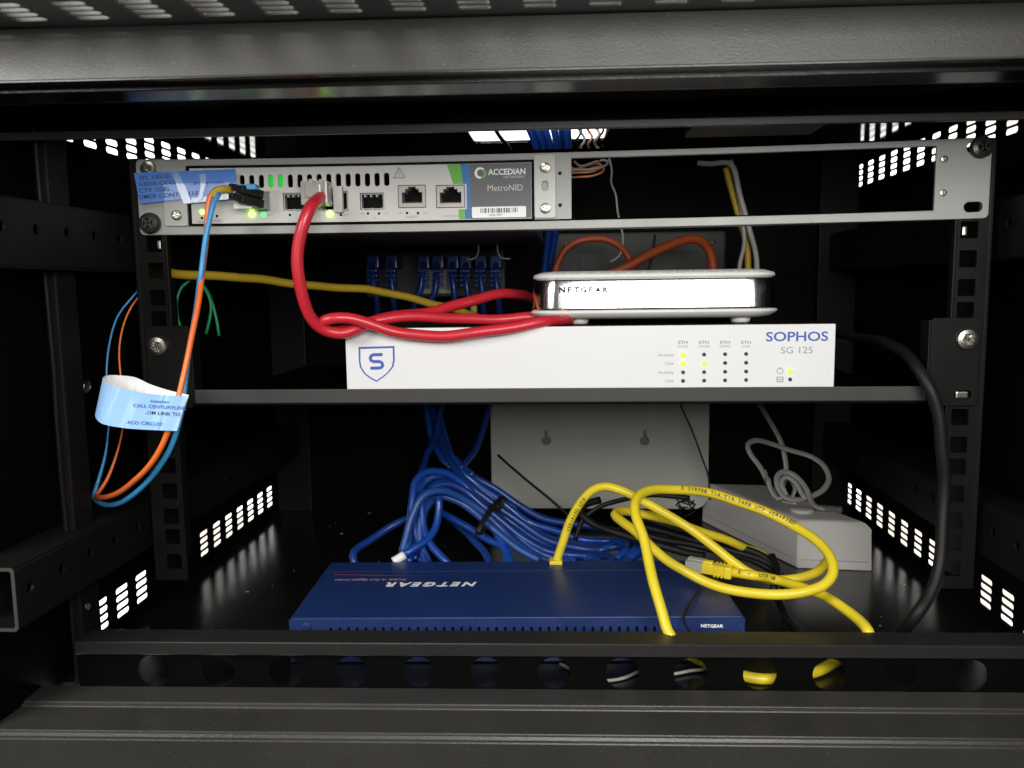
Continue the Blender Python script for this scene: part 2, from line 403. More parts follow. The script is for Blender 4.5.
# ================================================================== NETWORK INTERFACE DEVICE
nid = thing('network_interface_device', 'slim light grey fibre network device with dark grey right end, set in the 1U panel', 'network device', ((xL+xR)/2, 90, 4))
x0, x1 = xL+1.2, xR-1.2
YF = -1.0                               # front of the face plate
SAG[0] = True
bm = B()
for k in range(12):
    xa, xb = x0+(x1-x0)*k/12, x0+(x1-x0)*(k+1)/12
    box(bm, xa, xb, 1.6, 205, 3.4, 4.6); box(bm, xa, xb, 1.6, 205, 39.8, 41)
box(bm, x0, x0+1, 1.6, 205, 4.6, 39.8); box(bm, x1-1, x1, 1.6, 205, 4.6, 39.8); box(bm, x0+1, x1-1, 203, 205, 4.6, 39.8)
obj('body', bm, M['body'], nid)
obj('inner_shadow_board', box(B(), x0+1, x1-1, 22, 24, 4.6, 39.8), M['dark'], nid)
bm = B(); plate(bm, [longp(xL+.2, xR-.2, 4.8, 39.6, .2, 12), longp(x0+.6, x1-.6, 6.2, 38.4, .2, 12)], 2.2, XZ(YF)); obj('bezel_frame', bm, M['dark'], nid)
holes = []; HZ = []
def fx(px, py=195): return at(px, py, YF).x
def fz(px, py): q = at(px, py, YF); return flat(q.x, q.z)
def rz_(px, py): return at(px, py, YF).z
slotx = [fx(243+9.62*k) for k in range(16)]
zt = fz(271, 188)
for x in slotx: holes.append(rrect(x-1.55, x+1.55, zt, zt+7.6, 1.5, 4))
cages = []
for a, b, t, u in ((262, 270, 190, 211), (283, 305, 193, 211), (360, 384, 193, 210)):
    cages.append((fx(a), fx(b), fz(a, u), fz(a, t)))
cages[0] = (fx(247), fx(270), cages[1][2], cages[1][3]+1)
cages.append((fx(322), fx(348), cages[1][2]-.4, cages[1][3]+.6))
rj = [(fx(398), fx(426), fz(412, 208), fz(412, 185)), (fx(436), fx(465), fz(450, 208), fz(450, 185))]
for a, b, c, d in cages+rj: holes.append(rect(a, b, c, d))
arcx = fx(462)
bm = B(); plate(bm, [longp(x0+.8, x1-.8, 6.4, 38.2, .2, 12)]+holes, 1.2, XZ(YF+.2)); obj('faceplate', bm, M['face'], nid)
# dark end print, green and blue arcs (curved left edges)
def arc(x, z): t = (z-6.8)/31.5; return x + 3.2 - 9.5*t**2.2
def strip(fa, fb, m, name, th):
    zs = [6.8+31.4*i/14 for i in range(15)]
    p = [(fa(z), z) for z in zs] + [(fb(z), z) for z in reversed(zs)]
    bm = B(); plate(bm, [p], th, XZ(YF-.42)); obj(name, bm, m, nid)
XA = fx(461)
gx = lambda z: XA-1.2-6.6*max(0,(z-6.8)/31.4)**1.6
gb = lambda z: XA+2.2+(-2.2)*((z-6.8)/31.4)**2
bb = lambda z: XA+5.2+(.4)*((z-6.8)/31.4)
# the arcs and end panel step round the right jack: cut them above and below it
def strip2(fa, fb, m, name):
    bm = B()
    zs = [6.8+31.2*i/28 for i in range(29)]
    jx, jz0, jz1 = rj[1][1]+1.0, rj[1][2]-1, rj[1][3]+1
    for a, b in zip(zs, zs[1:]):
        l0, l1 = fa(a), fa(b)
        if jz0 < (a+b)/2 < jz1: l0 = max(l0, jx); l1 = max(l1, jx)
        if fb(a) > l0+.05: plate(bm, [[(l0,a), (fb(a),a), (fb(b),b), (l1,b)]], .12, XZ(YF-.44))
    obj(name, bm, m, nid)
strip2(gx, gb, M['green'], 'green_stripe'); strip2(gb, bb, M['blue'], 'blue_stripe')
strip2(bb, lambda z: x1-1.0, M['dface'], 'end_panel')
YT = YF-.56
SAG[0] = False
def ftext(parent, s, px, py, size, m, name='lettering', bold=0, sx=1, Y=YT, align='CENTER', space=1.):
    q = at(px, py, Y); bm = B()
    text(bm, s, size, basis((1,0,0), (0,0,1), (q.x, Y, q.z)), .03, bold, align, sx, space); return obj(name, bm, m, parent)
ftext(nid, 'ACCEDIAN', 507, 172, 4.6, M['wink'], bold=.11, sx=.92)
ftext(nid, 'NETWORKS', 514, 177, 2.0, M['face'], sx=1.1)
ftext(nid, 'MetroNID', 505, 188, 5.0, M['face'], sx=.95, bold=-.02)
q = at(480, 173, YT)
bm = B(); a1 = [(q.x+3.2*math.cos(math.radians(t)), q.z+3.2*math.sin(math.radians(t))) for t in range(40, 300, 20)]; a2 = [(q.x+.4+2.1*math.cos(math.radians(t)), q.z+2.1*math.sin(math.radians(t))) for t in range(280, 20, -20)]
plate(bm, [a1+a2], .06, XZ(YT)); obj('emblem', bm, M['wink'], nid)
bm = B(); a1 = [(q.x+.7+3.*math.cos(math.radians(t)), q.z-.3+3.*math.sin(math.radians(t))) for t in range(-80, 60, 20)]; a2 = [(q.x+.6+1.5*math.cos(math.radians(t)), q.z-.3+1.5*math.sin(math.radians(t))) for t in range(50, -90, -20)]
plate(bm, [a1+a2], .06, XZ(YT)); obj('emblem', bm, M['green'], nid)
# bar code label
c0 = at(472, 218, YT); c1 = at(526, 206, YT)
bm = B(); plate(bm, [rrect(c0.x, c1.x, c0.z, c1.z, .6)], .12, XZ(YT)); bl = obj('barcode_label', bm, M['liner'], nid)
bm = B(); x = c0.x+5
while x < c1.x-5:
    w = random.choice((.22,.35,.6)); plate(bm, [rect(x, x+w, c0.z+2.7, c0.z+5.3)], .05, XZ(YT-.1)); x += w+random.choice((.25,.4,.6))
text(bm, 'G200-7807', 1.7, basis((1,0,0), (0,0,1), ((c0.x+c1.x)/2-2, YT-.1, c0.z+1.5)), .02)
obj('bar_code', bm, M['ink'], bl)
# hazard triangle
q = at(399, 173, YT); bm = B()
plate(bm, [[(q.x-3.8,q.z-3), (q.x+3.8,q.z-3), (q.x,q.z+3.6)], [(q.x-2.6,q.z-2.3), (q.x+2.6,q.z-2.3), (q.x,q.z+2.1)]], .05, XZ(YT)); plate(bm, [rect(q.x-.3, q.x+.3, q.z-1.6, q.z+.6)], .05, XZ(YT)); obj('warning_symbol', bm, M['gink'], nid)
# cages and jacks
SAG[0] = True
for i, (a, b, c, d) in enumerate(cages):
    bm = B()
    plate(bm, [rect(a+.35, b-.35, c+.35, d-.35), rect(a+.9, b-.9, c+.9, d-.9)], 14, XZ(6.2))
    for k in range(3): box(bm, a+1+(b-a-2.8)*k/2, a+1.9+(b-a-2.8)*k/2, -1.3, 2, c-.1, c+1.1)
    for k in range(3): box(bm, a+2.4+(b-a-3.8)*k/3, a+3.4+(b-a-3.8)*k/3, -.8, 9, d-2.4, d-.6)
    cg = obj('port_cage', bm, M['galvl'], nid)
    bm = B(); box(bm, a+.7, b-.7, 3.0, 13, c+.7, d-.7); obj('cavity_shade', bm, M['dark'], cg)  # dark block stands for the shade inside the port
for i, (a, b, c, d) in enumerate(rj):
    bm = B(); cx = (a+b)/2; w = (b-a)/2
    inner = [(a+2,c+2.6), (b-2,c+2.6), (b-2,d-4), (cx+w*.5,d-4), (cx+w*.5,d-2.2), (cx+w*.28,d-2.2), (cx+w*.28,d-.9), (cx-w*.28,d-.9), (cx-w*.28,d-2.2), (cx-w*.5,d-2.2), (cx-w*.5,d-4), (a+2,d-4)]
    plate(bm, [rect(a+.55, b-.55, c+.55, d-.55), inner], 12, XZ(4.6), bevel=.2); j = obj('network_jack', bm, M['galvl'], nid)
    bm = B(); box(bm, a+1.6, b-1.6, 7.5, 10, c+2, d-1.2)
    for k in range(8): box(bm, a+3.2+k*(b-a-6.6)/7, a+3.5+k*(b-a-6.6)/7, .5, 8, c+3.2, c+3.6, mi=1)
    obj('contacts', bm, None, j, mats=[M['dark'], M['cop']])
SAG[0] = False
# status lights and small print
def led(parent, px, py, r, m, Y=YT, name='status_light', emit=True):
    q = at(px, py, Y+.2); bm = B(); lathe(bm, [(r,0), (r*.95,r*.4), (r*.6,r*.75), (.05,r*.85)], q, (0,-1,0), 14); return obj(name, bm, m, parent, smooth=True)
led(nid, 202.5, 212, 1.3, M['lime']); led(nid, 252, 214, 1.8, M['lime']); led(nid, 264, 214.5, 1.3, M['gled']); led(nid, 330, 213.5, 1.8, M['lime'])
for px, py in ((202,218), (217,216), (290,215), (341,215), (368,213.5), (379,213.5), (407,213), (418,213)): led(nid, px, py, .75, M['dark'], name='indicator_hole')
for s, px, py, sz in (('PWR',202,222,1.7), ('MON',217,221,1.7), ('ACT',270,215,1.5), ('ACT',346,215,1.5), ('LNK',362,213.5,1.2), ('ACT',387,213.5,1.3), ('4',374,218,1.8), ('ACT',426,213,1.4), ('LNK',400,213,1.2), ('MGMT',412,217,1.9), ('CONSOLE',451,216,1.9)):
    ftext(nid, s, px, py, sz, M['gink'], name='port_lettering', sx=1.2)
bm = B(); 
SAG[0] = True
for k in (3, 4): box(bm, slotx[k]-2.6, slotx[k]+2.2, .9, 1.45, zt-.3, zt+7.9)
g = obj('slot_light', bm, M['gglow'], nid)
# device ears with screws
for xa, xb, sgn, scr in ((xR-.2, xR+11.5, 1, ((6.2, 36.2), (6.2, 13.3))), (xL-13.5, xL+.1, -1, ((-6.3, 11.2),))):
    bm = B(); hl = [rrect((xa+xb)/2-1.9, (xa+xb)/2+1.9, 21.5, 27.5, 1.8)] if sgn > 0 else []
    plate(bm, [rrect(xa, xb, 6.5 if sgn>0 else 5.2, 42 if sgn>0 else 38, 1.2)]+hl, 1.2, XZ(-2.9), bevel=.2); ear = obj('mounting_ear', bm, M['galvl'], nid)
    for dx, z in scr: screw('screw', ((xR if sgn>0 else xL)+dx*.95, -3.6, z-1.5 if sgn>0 else z), 3.0, M['screw'], ear)
SAG[0] = False
# underside sticker and two thin pale curved wires
bm = B(); plate(bm, [[(-125,8), (-58,8), (-45,48), (-130,48)]], .2, XY(.9)); st = obj('underside_label', bm, M['pad'], nid)
bm = B(); plate(bm, [rect(-92,-82,20,44)], .1, XY(.7)); obj('sticker', bm, M['ylwd'], st)
for sgn in (-1, 1):
    c = at(488, 254, 120); c = Vector((c.x+sgn*8, 120, c.z))
    p = [c+Vector((-sgn*1,0,7)), c+Vector((-sgn*1.2,0,3)), c+Vector((sgn*0,0,-1)), c+Vector((sgn*3,0,-3.4)), c+Vector((sgn*8,0,-3.6))]
    obj('curved_wire', tube(B(), p, .55, 8), M['galvl'], nid, smooth=True)

# tape label stuck over the left end
q = [at(134,173,-4.6), at(235.5,169,-4.6), at(235.5,193,-4.6), at(140,204,-4.6)]
bm = B(); plate(bm, [[(p.x,p.z) for p in q]], .18, XZ(-4.7))
tp = tag(obj('tape_label', bm, M['tape']), 'blue tape label with handwriting-sized print stuck over the left end of the rack panel', 'label')
for i, (s, a) in enumerate((('EFL 100GE-', 0), ('KBDA-CCDR', 0), ('CTV 1GIG', 0), ('UMER CONTROLLER', 0))):
    qq = at(139, 178.5+i*6.3, -4.8); bm = B()
    text(bm, s, 3.3, basis(Vector((1,0,.045)), Vector((-.045,0,1)), (qq.x, -4.84, qq.z)), .02, .03, 'LEFT', 1.25); obj('lettering', bm, M['ink'], tp)
bm = B(); text(bm, 'CENTURYLINK', 2.5, basis((1,0,.02), (0,0,1), (at(190,184,-4.8).x, -4.84, at(190,184,-4.8).z)), .02, 0, 'LEFT', 1.2); obj('lettering', bm, M['ink'], tp)
# clear tape creases over it
cr = mat('crinkled_clear_tape', (.30,.44,.80), .25, var=.1, coat=.5, trans=.35)
bm = B()
for pts in (((172,172),(178,172),(186,188),(192,203),(184,204),(178,190)), ((199,174),(206,173),(206,182),(202,200),(198,201),(201,184))):
    plate(bm, [[(at(a,b,-5).x, at(a,b,-5).z) for a, b in pts]], .12, XZ(-4.98))
obj('tape_crease', bm, cr, tp)
q = at(211, 197, -4.7); bm = B(); plate(bm, [[(at(a,b,-4.7).x, at(a,b,-4.7).z) for a, b in ((190,194),(236,194),(230,199),(192,203))]], .1, XZ(-4.6)); obj('tape_flap', bm, cr, tp)

# ================================================================== FIBRE PATCH CORD
fib = thing('fibre_patch_cord', 'orange and light blue duplex fibre cord drooping down the left rail from the network device', 'fibre cord', at(205,230,-20))
bm = B()
# duplex connector: two slim bodies running from the cage to the left
A = at(262,200,-10); Bp = at(226,190,-24)
for dz, n in ((2.6,0), (-2.6,1)):
    d = (Bp-A); m4 = Matrix.Translation(A+Vector((0,0,dz))) @ d.to_track_quat('X','Z').to_matrix().to_4x4()
    box(bm, 0, d.length*.62, -3, 3, -2.3, 2.3, .6, M4=m4); box(bm, d.length*.6, d.length*.9, -2.2, 2.2, -1.7, 1.7, .6, M4=m4)
    box(bm, 3, d.length*.5, -4.1, -3, -1, 1, .3, M4=m4)
obj('duplex_connector', bm, M['cblk'], fib)
bm = B(); q = at(247,187.5,-16); box(bm, q.x-6, q.x+6, -19, -12, q.z-1.6, q.z+1.6, .7); obj('blue_latch', bm, M['fblue'], fib)
a = fx(241); b = fx(259); z = rz_(250, 207)
bm = B(); box(bm, a, b, -13, -2, z-2.2, z+1.3, .5); obj('release_tab', bm, M['liner'], fib)
bm = B(); box(bm, fx(247)+.8, fx(270)-.8, -9, 3, rz_(258,210), rz_(258,193), .3); obj('transceiver', bm, M['galvl'], fib)
for k, (m, dp) in enumerate((('forg', 0), ('fblue', 5))):
    boot = [at(231+k*0,189+k*3,-22), at(224,188+k*2,-26), at(217-k*0,189+k*3,-28), at(211+k*2,195+k*2,-30)]
    obj('strain_boot', tube(B(), boot, 1.6, 10, rs=None), M['ylwd'], fib, smooth=True)
O = [at(217,189,-28), at(210,197,-30), at(207,215,-31), at(206.5,240,-33), at(203,270,-37), at(198,305,-44), at(191,340,-51), at(183,376,-57), at(174,414,-62), at(163,444,-62), at(148,467,-58), at(127,487,-48), at(108,497,-36), at(97,497,-22), at(97,494,-14), at(107,480,-8), at(117,455,-2), at(123,420,2), at(121,385,6), at(119,352,9), at(124,325,12), at(132,306,15), at(146,288,22)]
Bl = [at(219,193,-28), at(214,203,-31), at(210,220,-33), at(205,243,-35.5), at(201,272,-39), at(196.5,305,-40), at(190,345,-46), at(186,380,-52), at(181,414,-57), at(172,444,-58), at(158,468,-54), at(139,490,-46), at(120,503,-34), at(102,503,-20), at(94,497,-14), at(98,480,-10), at(106,450,-5), at(109,415,-1), at(107,380,2), at(109,345,5), at(117,318,8), at(131,299,12), at(146,282,20)]
def taper(p, n, a, b_):
    L_ = len(catmull(p)); k = L_*n; return [a if i < k else a+(b_-a)*min(1, (i-k)/(L_*.12)) for i in range(L_)]
obj('orange_strand', tube(B(), O, 1.5, 12, rs=taper(O,.60,1.5,.6)), M['forg'], fib, smooth=True)
obj('blue_strand', tube(B(), Bl, 1.5, 12, rs=taper(Bl,.60,1.5,.6)), M['fblue'], fib, smooth=True)
# flag label folded round the cord
cols = [((187,396),(177,431),-66), ((160,395),(153,430),-68), ((132,391),(124,428),-70), ((112,386),(103,424),-69), ((104,381),(96.5,419),-63), ((103.5,377),(96,413),-54), ((110,375),(104,411),-47), ((122,375.5),(116,410),-44), ((134,377),(127,412),-45), ((150,384),(141,417),-50), ((168,390),(158,424),-56), ((189,395),(179,428),-61)]
tops = catmull([at(*c[0], c[2]) for c in cols], 2.5); bots0 = catmull([at(*c[1], c[2]) for c in cols], 2.5)
n = min(len(tops), len(bots0)); 
def resamp(p, n): return [p[int(round(i*(len(p)-1)/(n-1)))] for i in range(n)]
tops = resamp(tops, 48); bots = resamp(bots0, 48)
bm = B(); ctr = sum(tops, Vector())/48
lay = []
for s in (0, 1):
    rows = []
    for t, b_ in zip(tops, bots):
        inw = Vector((ctr.x-t.x, ctr.y-t.y, 0)); inw = inw.normalized() if inw.length > 1e-3 else Vector((0,1,0))
        rows.append((bm.verts.new(t+inw*.3*s), bm.verts.new(b_+inw*.3*s)))
    lay.append(rows)
for s, rows in enumerate(lay):
    for (a, b_), (c, d) in zip(rows, rows[1:]):
        f = bm.faces.new((a, b_, d, c) if s == 0 else (a, c, d, b_)); f.material_index = s; f.smooth = True
for e in (0, 1):
    for i in range(47): bm.faces.new((lay[0][i][e], lay[0][i+1][e], lay[1][i+1][e], lay[1][i][e])).material_index = 1
fl = obj('flag_label', bm, None, fib, mats=[M['paper'], M['liner']])
def laby(px): return -66-4*(187-px)/55 if px >= 132 else -70+.04*(132-px)
for s, px, w_, py, sz in (('Attention', 150, 34, 401, 2.1), ('CALL CENTURYLINK', 133, 44, 405.5, 2.5), ('7(9) ', 110, 16, 409, 2.7), ('EVC DWDM LINK TO', 124, 50, 411.5, 2.6), ('ADD CIRCUIT', 127, 34, 422.5, 2.5)):
    q = at(px, py, laby(px)-.35); q2 = at(px+w_, py+w_*.055, laby(px+w_)-.35); u = (q2-q).normalized(); v = (at(px-2.6, py-10, laby(px)-.35)-at(px, py, laby(px)-.35)).normalized()
    v = (v-u*v.dot(u)).normalized(); bm = B(); text(bm, s, sz, basis(u, v, q), .02, .02, 'LEFT', 1.15); obj('lettering', bm, M['sink'] if 'A' in s else M['ink'], fl)

# ================================================================== SHELF
sh = thing('rack_shelf', 'thin charcoal shelf bolted between the rails under the white firewall', 'rack shelf', (0,100,-101))
bm = B()
ze = at(565,388,-1).z
box(bm, -222, 222, -1.5, 0, ze-8.2, ze, .5)
obj('front_lip', bm, M['shelf'], sh)
obj('tray', box(B(), -222, 222, -.9, 240, ze-9.6, ze-8.3, .3), M['deep'], sh)
for s in (-1, 1):
    bm = B(); xi, xo = s*214, s*240
    z1, z0 = -55., -104.
    plate(bm, [rrect(min(xi,xo), max(xi,xo), z0, z1, 1.5), rrect(s*232.5-5, s*232.5+5, -101.4, -95.4, 2.9)], 1.8, XZ(-1.7), bevel=.3)
    box(bm, min(xi, xi-s*1.6), max(xi, xi-s*1.6), -2, 9, z0+2, z1-1, .4)
    br = obj('side_bracket', bm, M['black'], sh)
    screw('screw', (s*232.5, -2.6, -66.7), 6.0, M['screw'], br, h=3)
    if s > 0: bm = B(); box(bm, 229, 236, -1.4, .8, -100.4, -96.4, .8); obj('cage_nut', bm, M['screw'], br)

# ================================================================== WHITE FIREWALL
YS = 4.
fa = at(345,331,YS); fb = at(836,322,YS)
sx0, sx1 = fa.x, fb.x; sz1 = (fa.z+fb.z)/2; sz0 = ze-6.8
fwl = thing('firewall_appliance', 'wide white firewall box with blue shield emblem and rows of tiny lights, on the shelf', 'firewall', ((sx0+sx1)/2, 90, sz0))
obj('housing', box(B(), sx0+.5, sx1-.5, YS+1.4, YS+172, sz0, sz1, .8), M['black'], fwl)
obj('front_panel', box(B(), sx0, sx1, YS, YS+1.3, sz0, sz1+.2, .45), M['white'], fwl)
YP = YS-.06
def stext(s, px, py, size, m, name='lettering', **k): return ftext(fwl, s, px, py, size, m, name, Y=YP, **k)
stext('SOPHOS', 797, 337, 7.6, M['sink'], bold=.13, sx=1.22)
stext('SG 125', 797, 350.5, 5.4, M['gink'], sx=1.15)
def pl(px, py): q = at(px, py, YP); return (q.x, q.z)
outer = [pl(*p) for p in ((358.5,347), (394.5,346), (394.8,360), (393.5,366.5), (389,372.5), (383,377.5), (376.5,382), (370,378.5), (363.8,373.5), (359.8,367), (358.8,361))]
c = (sum(p[0] for p in outer)/11, sum(p[1] for p in outer)/11)
inner = [(c[0]+(p[0]-c[0])*.90, c[1]+(p[1]-c[1])*.90) for p in outer]
bm = B(); plate(bm, [outer, inner], .06, XZ(YP))
S_ = [(382.5,354.6), (373.5,354.8), (371,356), (370.2,358), (371,360.4), (373.5,361.6), (379.5,361.6), (382,362.8), (382.8,365), (381.8,367.2), (379.5,368), (370.4,368.2)]
w = [Vector((*pl(*p), 0)) for p in S_]
L, R = [], []
for i, p in enumerate(w):
    t = (w[min(i+1,len(w)-1)]-w[max(i-1,0)]).normalized(); nn = Vector((-t.y, t.x, 0))*.95; L.append((p+nn)[:2]); R.append((p-nn)[:2])
for i in range(len(w)-1): plate(bm, [[L[i], L[i+1], R[i+1], R[i]]], .06, XZ(YP))
obj('shield_emblem', bm, M['sink'], fwl)
for i, px in enumerate((683, 704, 725, 746)):
    for j, py in enumerate((354.5, 363.2, 372, 380.5)):
        lit = (i, j) in ((0,0), (0,1), (1,1))
        led(fwl, px, py-(i-1)*.3, 1.7 if lit else 1.15, M['wled'] if lit else M['ink'], Y=YP-.0)
    stext('ETH', px, 342.5, 2.5, M['gink'], name='port_lettering', bold=.05, sx=1.25); stext('%d/WAN' % (i) if i == 1 else ('0/LAN','','2/DMZ','3/HA')[i], px, 346.5, 2.0, M['gink'], name='port_lettering', sx=1.1)
for s, py in (('Activity', 355), ('Link', 363.5), ('Activity', 372.5), ('Link', 381)): stext(s, 674, py, 2.6, M['gink'], name='port_lettering', align='RIGHT', sx=1.15)
led(fwl, 790, 371, 1.7, M['wled'], Y=YP); led(fwl, 790, 379.3, 1.15, M['ink'], Y=YP)
q = at(780, 371, YP); bm = B(); plate(bm, [circ(q.x,q.z,1.9,20), circ(q.x,q.z,1.5,20)], .06, XZ(YP)); plate(bm, [rect(q.x-.2,q.x+.2,q.z+.6,q.z+2.2)], .08, XZ(YP))
q = at(780, 379.5, YP); plate(bm, [rect(q.x-1.9,q.x+1.9,q.z-1.6,q.z+1.6), rect(q.x-1.3,q.x+1.3,q.z-1.1,q.z+1.1)], .06, XZ(YP)); plate(bm, [rect(q.x-.8,q.x+.8,q.z-.3,q.z+.3)], .06, XZ(YP)); obj('icons', bm, M['gink'], fwl)

# ================================================================== WHITE / CHROME ROUTER
ra = at(531,300,42); rb = at(775,300,42)
rx0, rx1 = ra.x, rb.x; rz = sz1+.4; zT = at(650,270,30).z
rou = thing('broadband_router', 'white plastic router with a mirror chrome front band, lying on the firewall', 'router', ((rx0+rx1)/2, 75, rz))
def ring(bm, inset, z, r=17, ry0=20, ry1=128, tilt=0):
    pts = []
    base_ = rrect(rx0+inset, rx1-inset, ry0+inset, ry1-inset, r-inset*.5, 10)
    for i_, a_ in enumerate(base_):
        b2 = base_[(i_+1)%len(base_)]; pts.append(a_)
        if abs(b2[0]-a_[0]) > 20: pts += [(a_[0]+(b2[0]-a_[0])*k/12, a_[1]) for k in range(1, 12)]
    out = []
    for x, y in pts:
        # bowed front: pushes the long front edge slightly out
        t = (x-(rx0+rx1)/2)/((rx1-rx0)/2); yy = y-1.5*(1-t*t)*(1 if y < 60 else 0)
        out.append(bm.verts.new((x, yy, z)))
    return out
def loft(bm, prof, capt=True, capb=True, **k):
    rs = [ring(bm, i, z, **k) for i, z in prof]
    for a, b_ in zip(rs, rs[1:]):
        n = len(a)
        for i in range(n): bm.faces.new((a[i], a[(i+1)%n], b_[(i+1)%n], b_[i]))
    if capb: bm.faces.new(list(reversed(rs[0])))
    if capt: bm.faces.new(rs[-1])
    bmesh.ops.recalc_face_normals(bm, faces=bm.faces[:]); return bm
zb = rz+3.0; H = zT-zb
obj('lower_shell', loft(B(), [(9,zb), (4.0,zb+1.1), (.6,zb+3.6), (0,zb+4.6), (1.0,zb+5.4)]), M['wplas'], rou, smooth=True)
bm = loft(B(), [(1.6,zb+5.0), (.9,zb+5.4), (1.0,zb+7.0), (1.4,zb+H*.5), (2.1,zb+H-6.2), (2.5,zb+H-5.0), (3.2,zb+H-4.3)]); band = obj('chrome_band', bm, M['chrome'], rou, smooth=True)
bm = loft(B(), [(2.6,zb+H-4.6), (1.6,zb+H-4.0), (2.2,zb+H-2.2), (7,zb+H-.5), (12,zb+H)]); obj('upper_shell', bm, M['wplas'], rou, smooth=True)
bm = B()
for k in range(14):
    x = rx0+16+k*9.0; t = (x+3-(rx0+rx1)/2)/((rx1-rx0)/2); yf = 20-1.5*(1-t*t)
    box(bm, x, x+6, yf+3.0, yf+8.0, zb+H-2.3, zb+H-.9, .2)
obj('vent_slots', bm, M['gink'], rou)
for px in (579, 741):
    q = at(px, 317, 34); bm = B(); lathe(bm, [(5.5,0), (6.5,3.4)], (q.x, 36, rz), (0,0,1), 18); obj('foot', bm, M['wplas'], rou, smooth=True)
for x in (rx0+22, rx1-22):
    bm = B(); lathe(bm, [(5.5,0), (6.5,3.4)], (x, 112, rz), (0,0,1), 18); obj('foot', bm, M['wplas'], rou, smooth=True)
yb = 20-1.5+1.4
for i, ch in enumerate('NETGEAR'):
    px = 562+i*7.2; q = at(px, 290, yb); t = (q.x-(rx0+rx1)/2)/((rx1-rx0)/2); yy = 20+.3-1.5*(1-t*t)-.1
    if i == 0: lt = B()
    text(lt, ch, 4.5, basis(Vector((1, 3.*t/((rx1-rx0)/2), 0)).normalized(), (0,0,1), (q.x, yy-.1, q.z)), .05, .2, sx=1.2)
obj('lettering', lt, M['ink'], band)

# ================================================================== NAVY SWITCH
c4 = [atz(289,619,-224), atz(745,617,-224), atz(705,567,-224), atz(346,563,-224)]
cx = (c4[0].x+c4[1].x)/2; ang = math.atan2(c4[1].y-c4[0].y, c4[1].x-c4[0].x)
wid = (c4[1]-c4[0]).length; dep = 99.
O0 = c4[0]; RM = Matrix.Translation(Vector((O0.x, O0.y, 0))) @ Matrix.Rotation(ang, 4, 'Z')
sw = thing('network_switch', 'navy blue metal switch lying upside-round on the cabinet floor, lettering facing away', 'network switch', RM @ Vector((wid/2, dep/2, FZ)))
sw['label'] = 'navy blue metal network switch on the cabinet floor, white lettering upside down'
bm = B()
front_h = [rect(wid*.09+k*5.05, wid*.09+k*5.05+1.5, -229.5, -233.5+(-6)) for k in range(40)]
front_h = [[(a[0][0], -239.), (a[1][0], -239.), (a[1][0], -229.2), (a[0][0], -229.2)] for a in front_h]
box(bm, .4, wid-.4, 1.3, dep, FZ+1.4, -224, .9, M4=RM)
obj('housing', bm, M['navy'], sw)
bm = B(); plate(bm, [rect(0, wid, FZ+1, -224.6)]+front_h, 1.2, RM @ XZ(.4)); obj('slotted_side', bm, M['navy'], sw)
bm = B(); box(bm, wid*.085, wid*.09+40*5.05, 1.05, 1.2, -240, -229, M4=RM); obj('slot_backing', bm, M['dark'], sw)
bm = B(); box(bm, 1.5, wid-1.5, dep*.80, dep*.80+.5, -224.02, -223.8, M4=RM); obj('fold_line', bm, M['navy'], sw)
zz = -223.9
def swtext(s, px, py, size, m, **k):
    q = atz(px, py, zz); bm = B()
    text(bm, s, size, Matrix.Translation(q) @ Matrix.Rotation(ang+math.pi, 4, 'Z'), .05, **k); return obj('lettering', bm, m, sw)
swtext('NETGEAR', 432, 584.0, 9.6, M['wink'], bold=.38, sx=1.12, space=1.34, shear=.25)
swtext('ProSafe 16 Port Gigabit Switch', 371, 579.6, 4.3, M['pink'], sx=.88, bold=.02, shear=.2)

a_ = atz(334, 574.4, zz); b_ = atz(427, 576.2, zz); bm = B(); plate(bm, [[(a_.x,a_.y-.2), (b_.x,b_.y), (a_.x,a_.y+.25)]], .06, XY(zz)); obj('red_rule', bm, M['rink'], sw)
q = hit(708, 628.4, 1, O0.y+8); bm = B(); text(bm, 'NETGEAR', 2.6, basis((1,0,0), (0,0,1), (q.x+2.5, (RM @ Vector((wid*.92,0,0))).y-.8, -229)), .04, .08, sx=1.1); obj('lettering', bm, M['wink'], sw)
q = RM @ Vector((10, -.4, -228.6)); bm = B(); lathe(bm, [(2.6,0), (2.6,.6), (1.6,.9)], q, (0,-1,0), 16); obj('side_screw', bm, M['navy'], sw)

# ================================================================== BEIGE WALL BOX
YB = 262.
xa, xb = at(491.5,430,YB).x, at(708,450,YB).x; zlo = at(600,508,YB).z
bx = thing('wall_mount_box', 'flat beige plastic box with two keyhole slots standing against the back behind the shelf', 'equipment box', ((xa+xb)/2, YB+20, zlo))
kh = []; kps = []
for px in (546, 644.5):
    q = at(px, 441, YB); r = 4.9; w = 2.0
    p = [(q.x+r*math.cos(math.radians(t)), q.z+r*math.sin(math.radians(t))) for t in range(110, 431, 20)]
    kps.append(box(B(), q.x-5.2, q.x+5.2, YB+3.05, YB+3.9, q.z-5.2, q.z+11))
    kh.append(p+[(q.x+w, q.z+10), (q.x-w, q.z+10)])
bm = B(); plate(bm, [rrect(xa, xb, zlo, -66, 12, 6)]+kh, 3, XZ(YB+1.5), bevel=.8); obj('back_plate', bm, M['beige'], bx)
bm = B(); plate(bm, [rrect(xa+1.5, xb-1.5, zlo+1.5, -67, 12, 6)], 30, XZ(YB+19), bevel=1); obj('housing', bm, M['beige'], bx)
for kp in kps: obj('keyhole_shade', kp, M['body'], bx)  # dark plugs put the shade of the keyholes into the colour
bm = B(); box(bm, xa+20, xb-25, YB-1.0, YB+.2, zlo+8, zlo+8.6, .2); obj('seam', bm, M['beige'], bx)
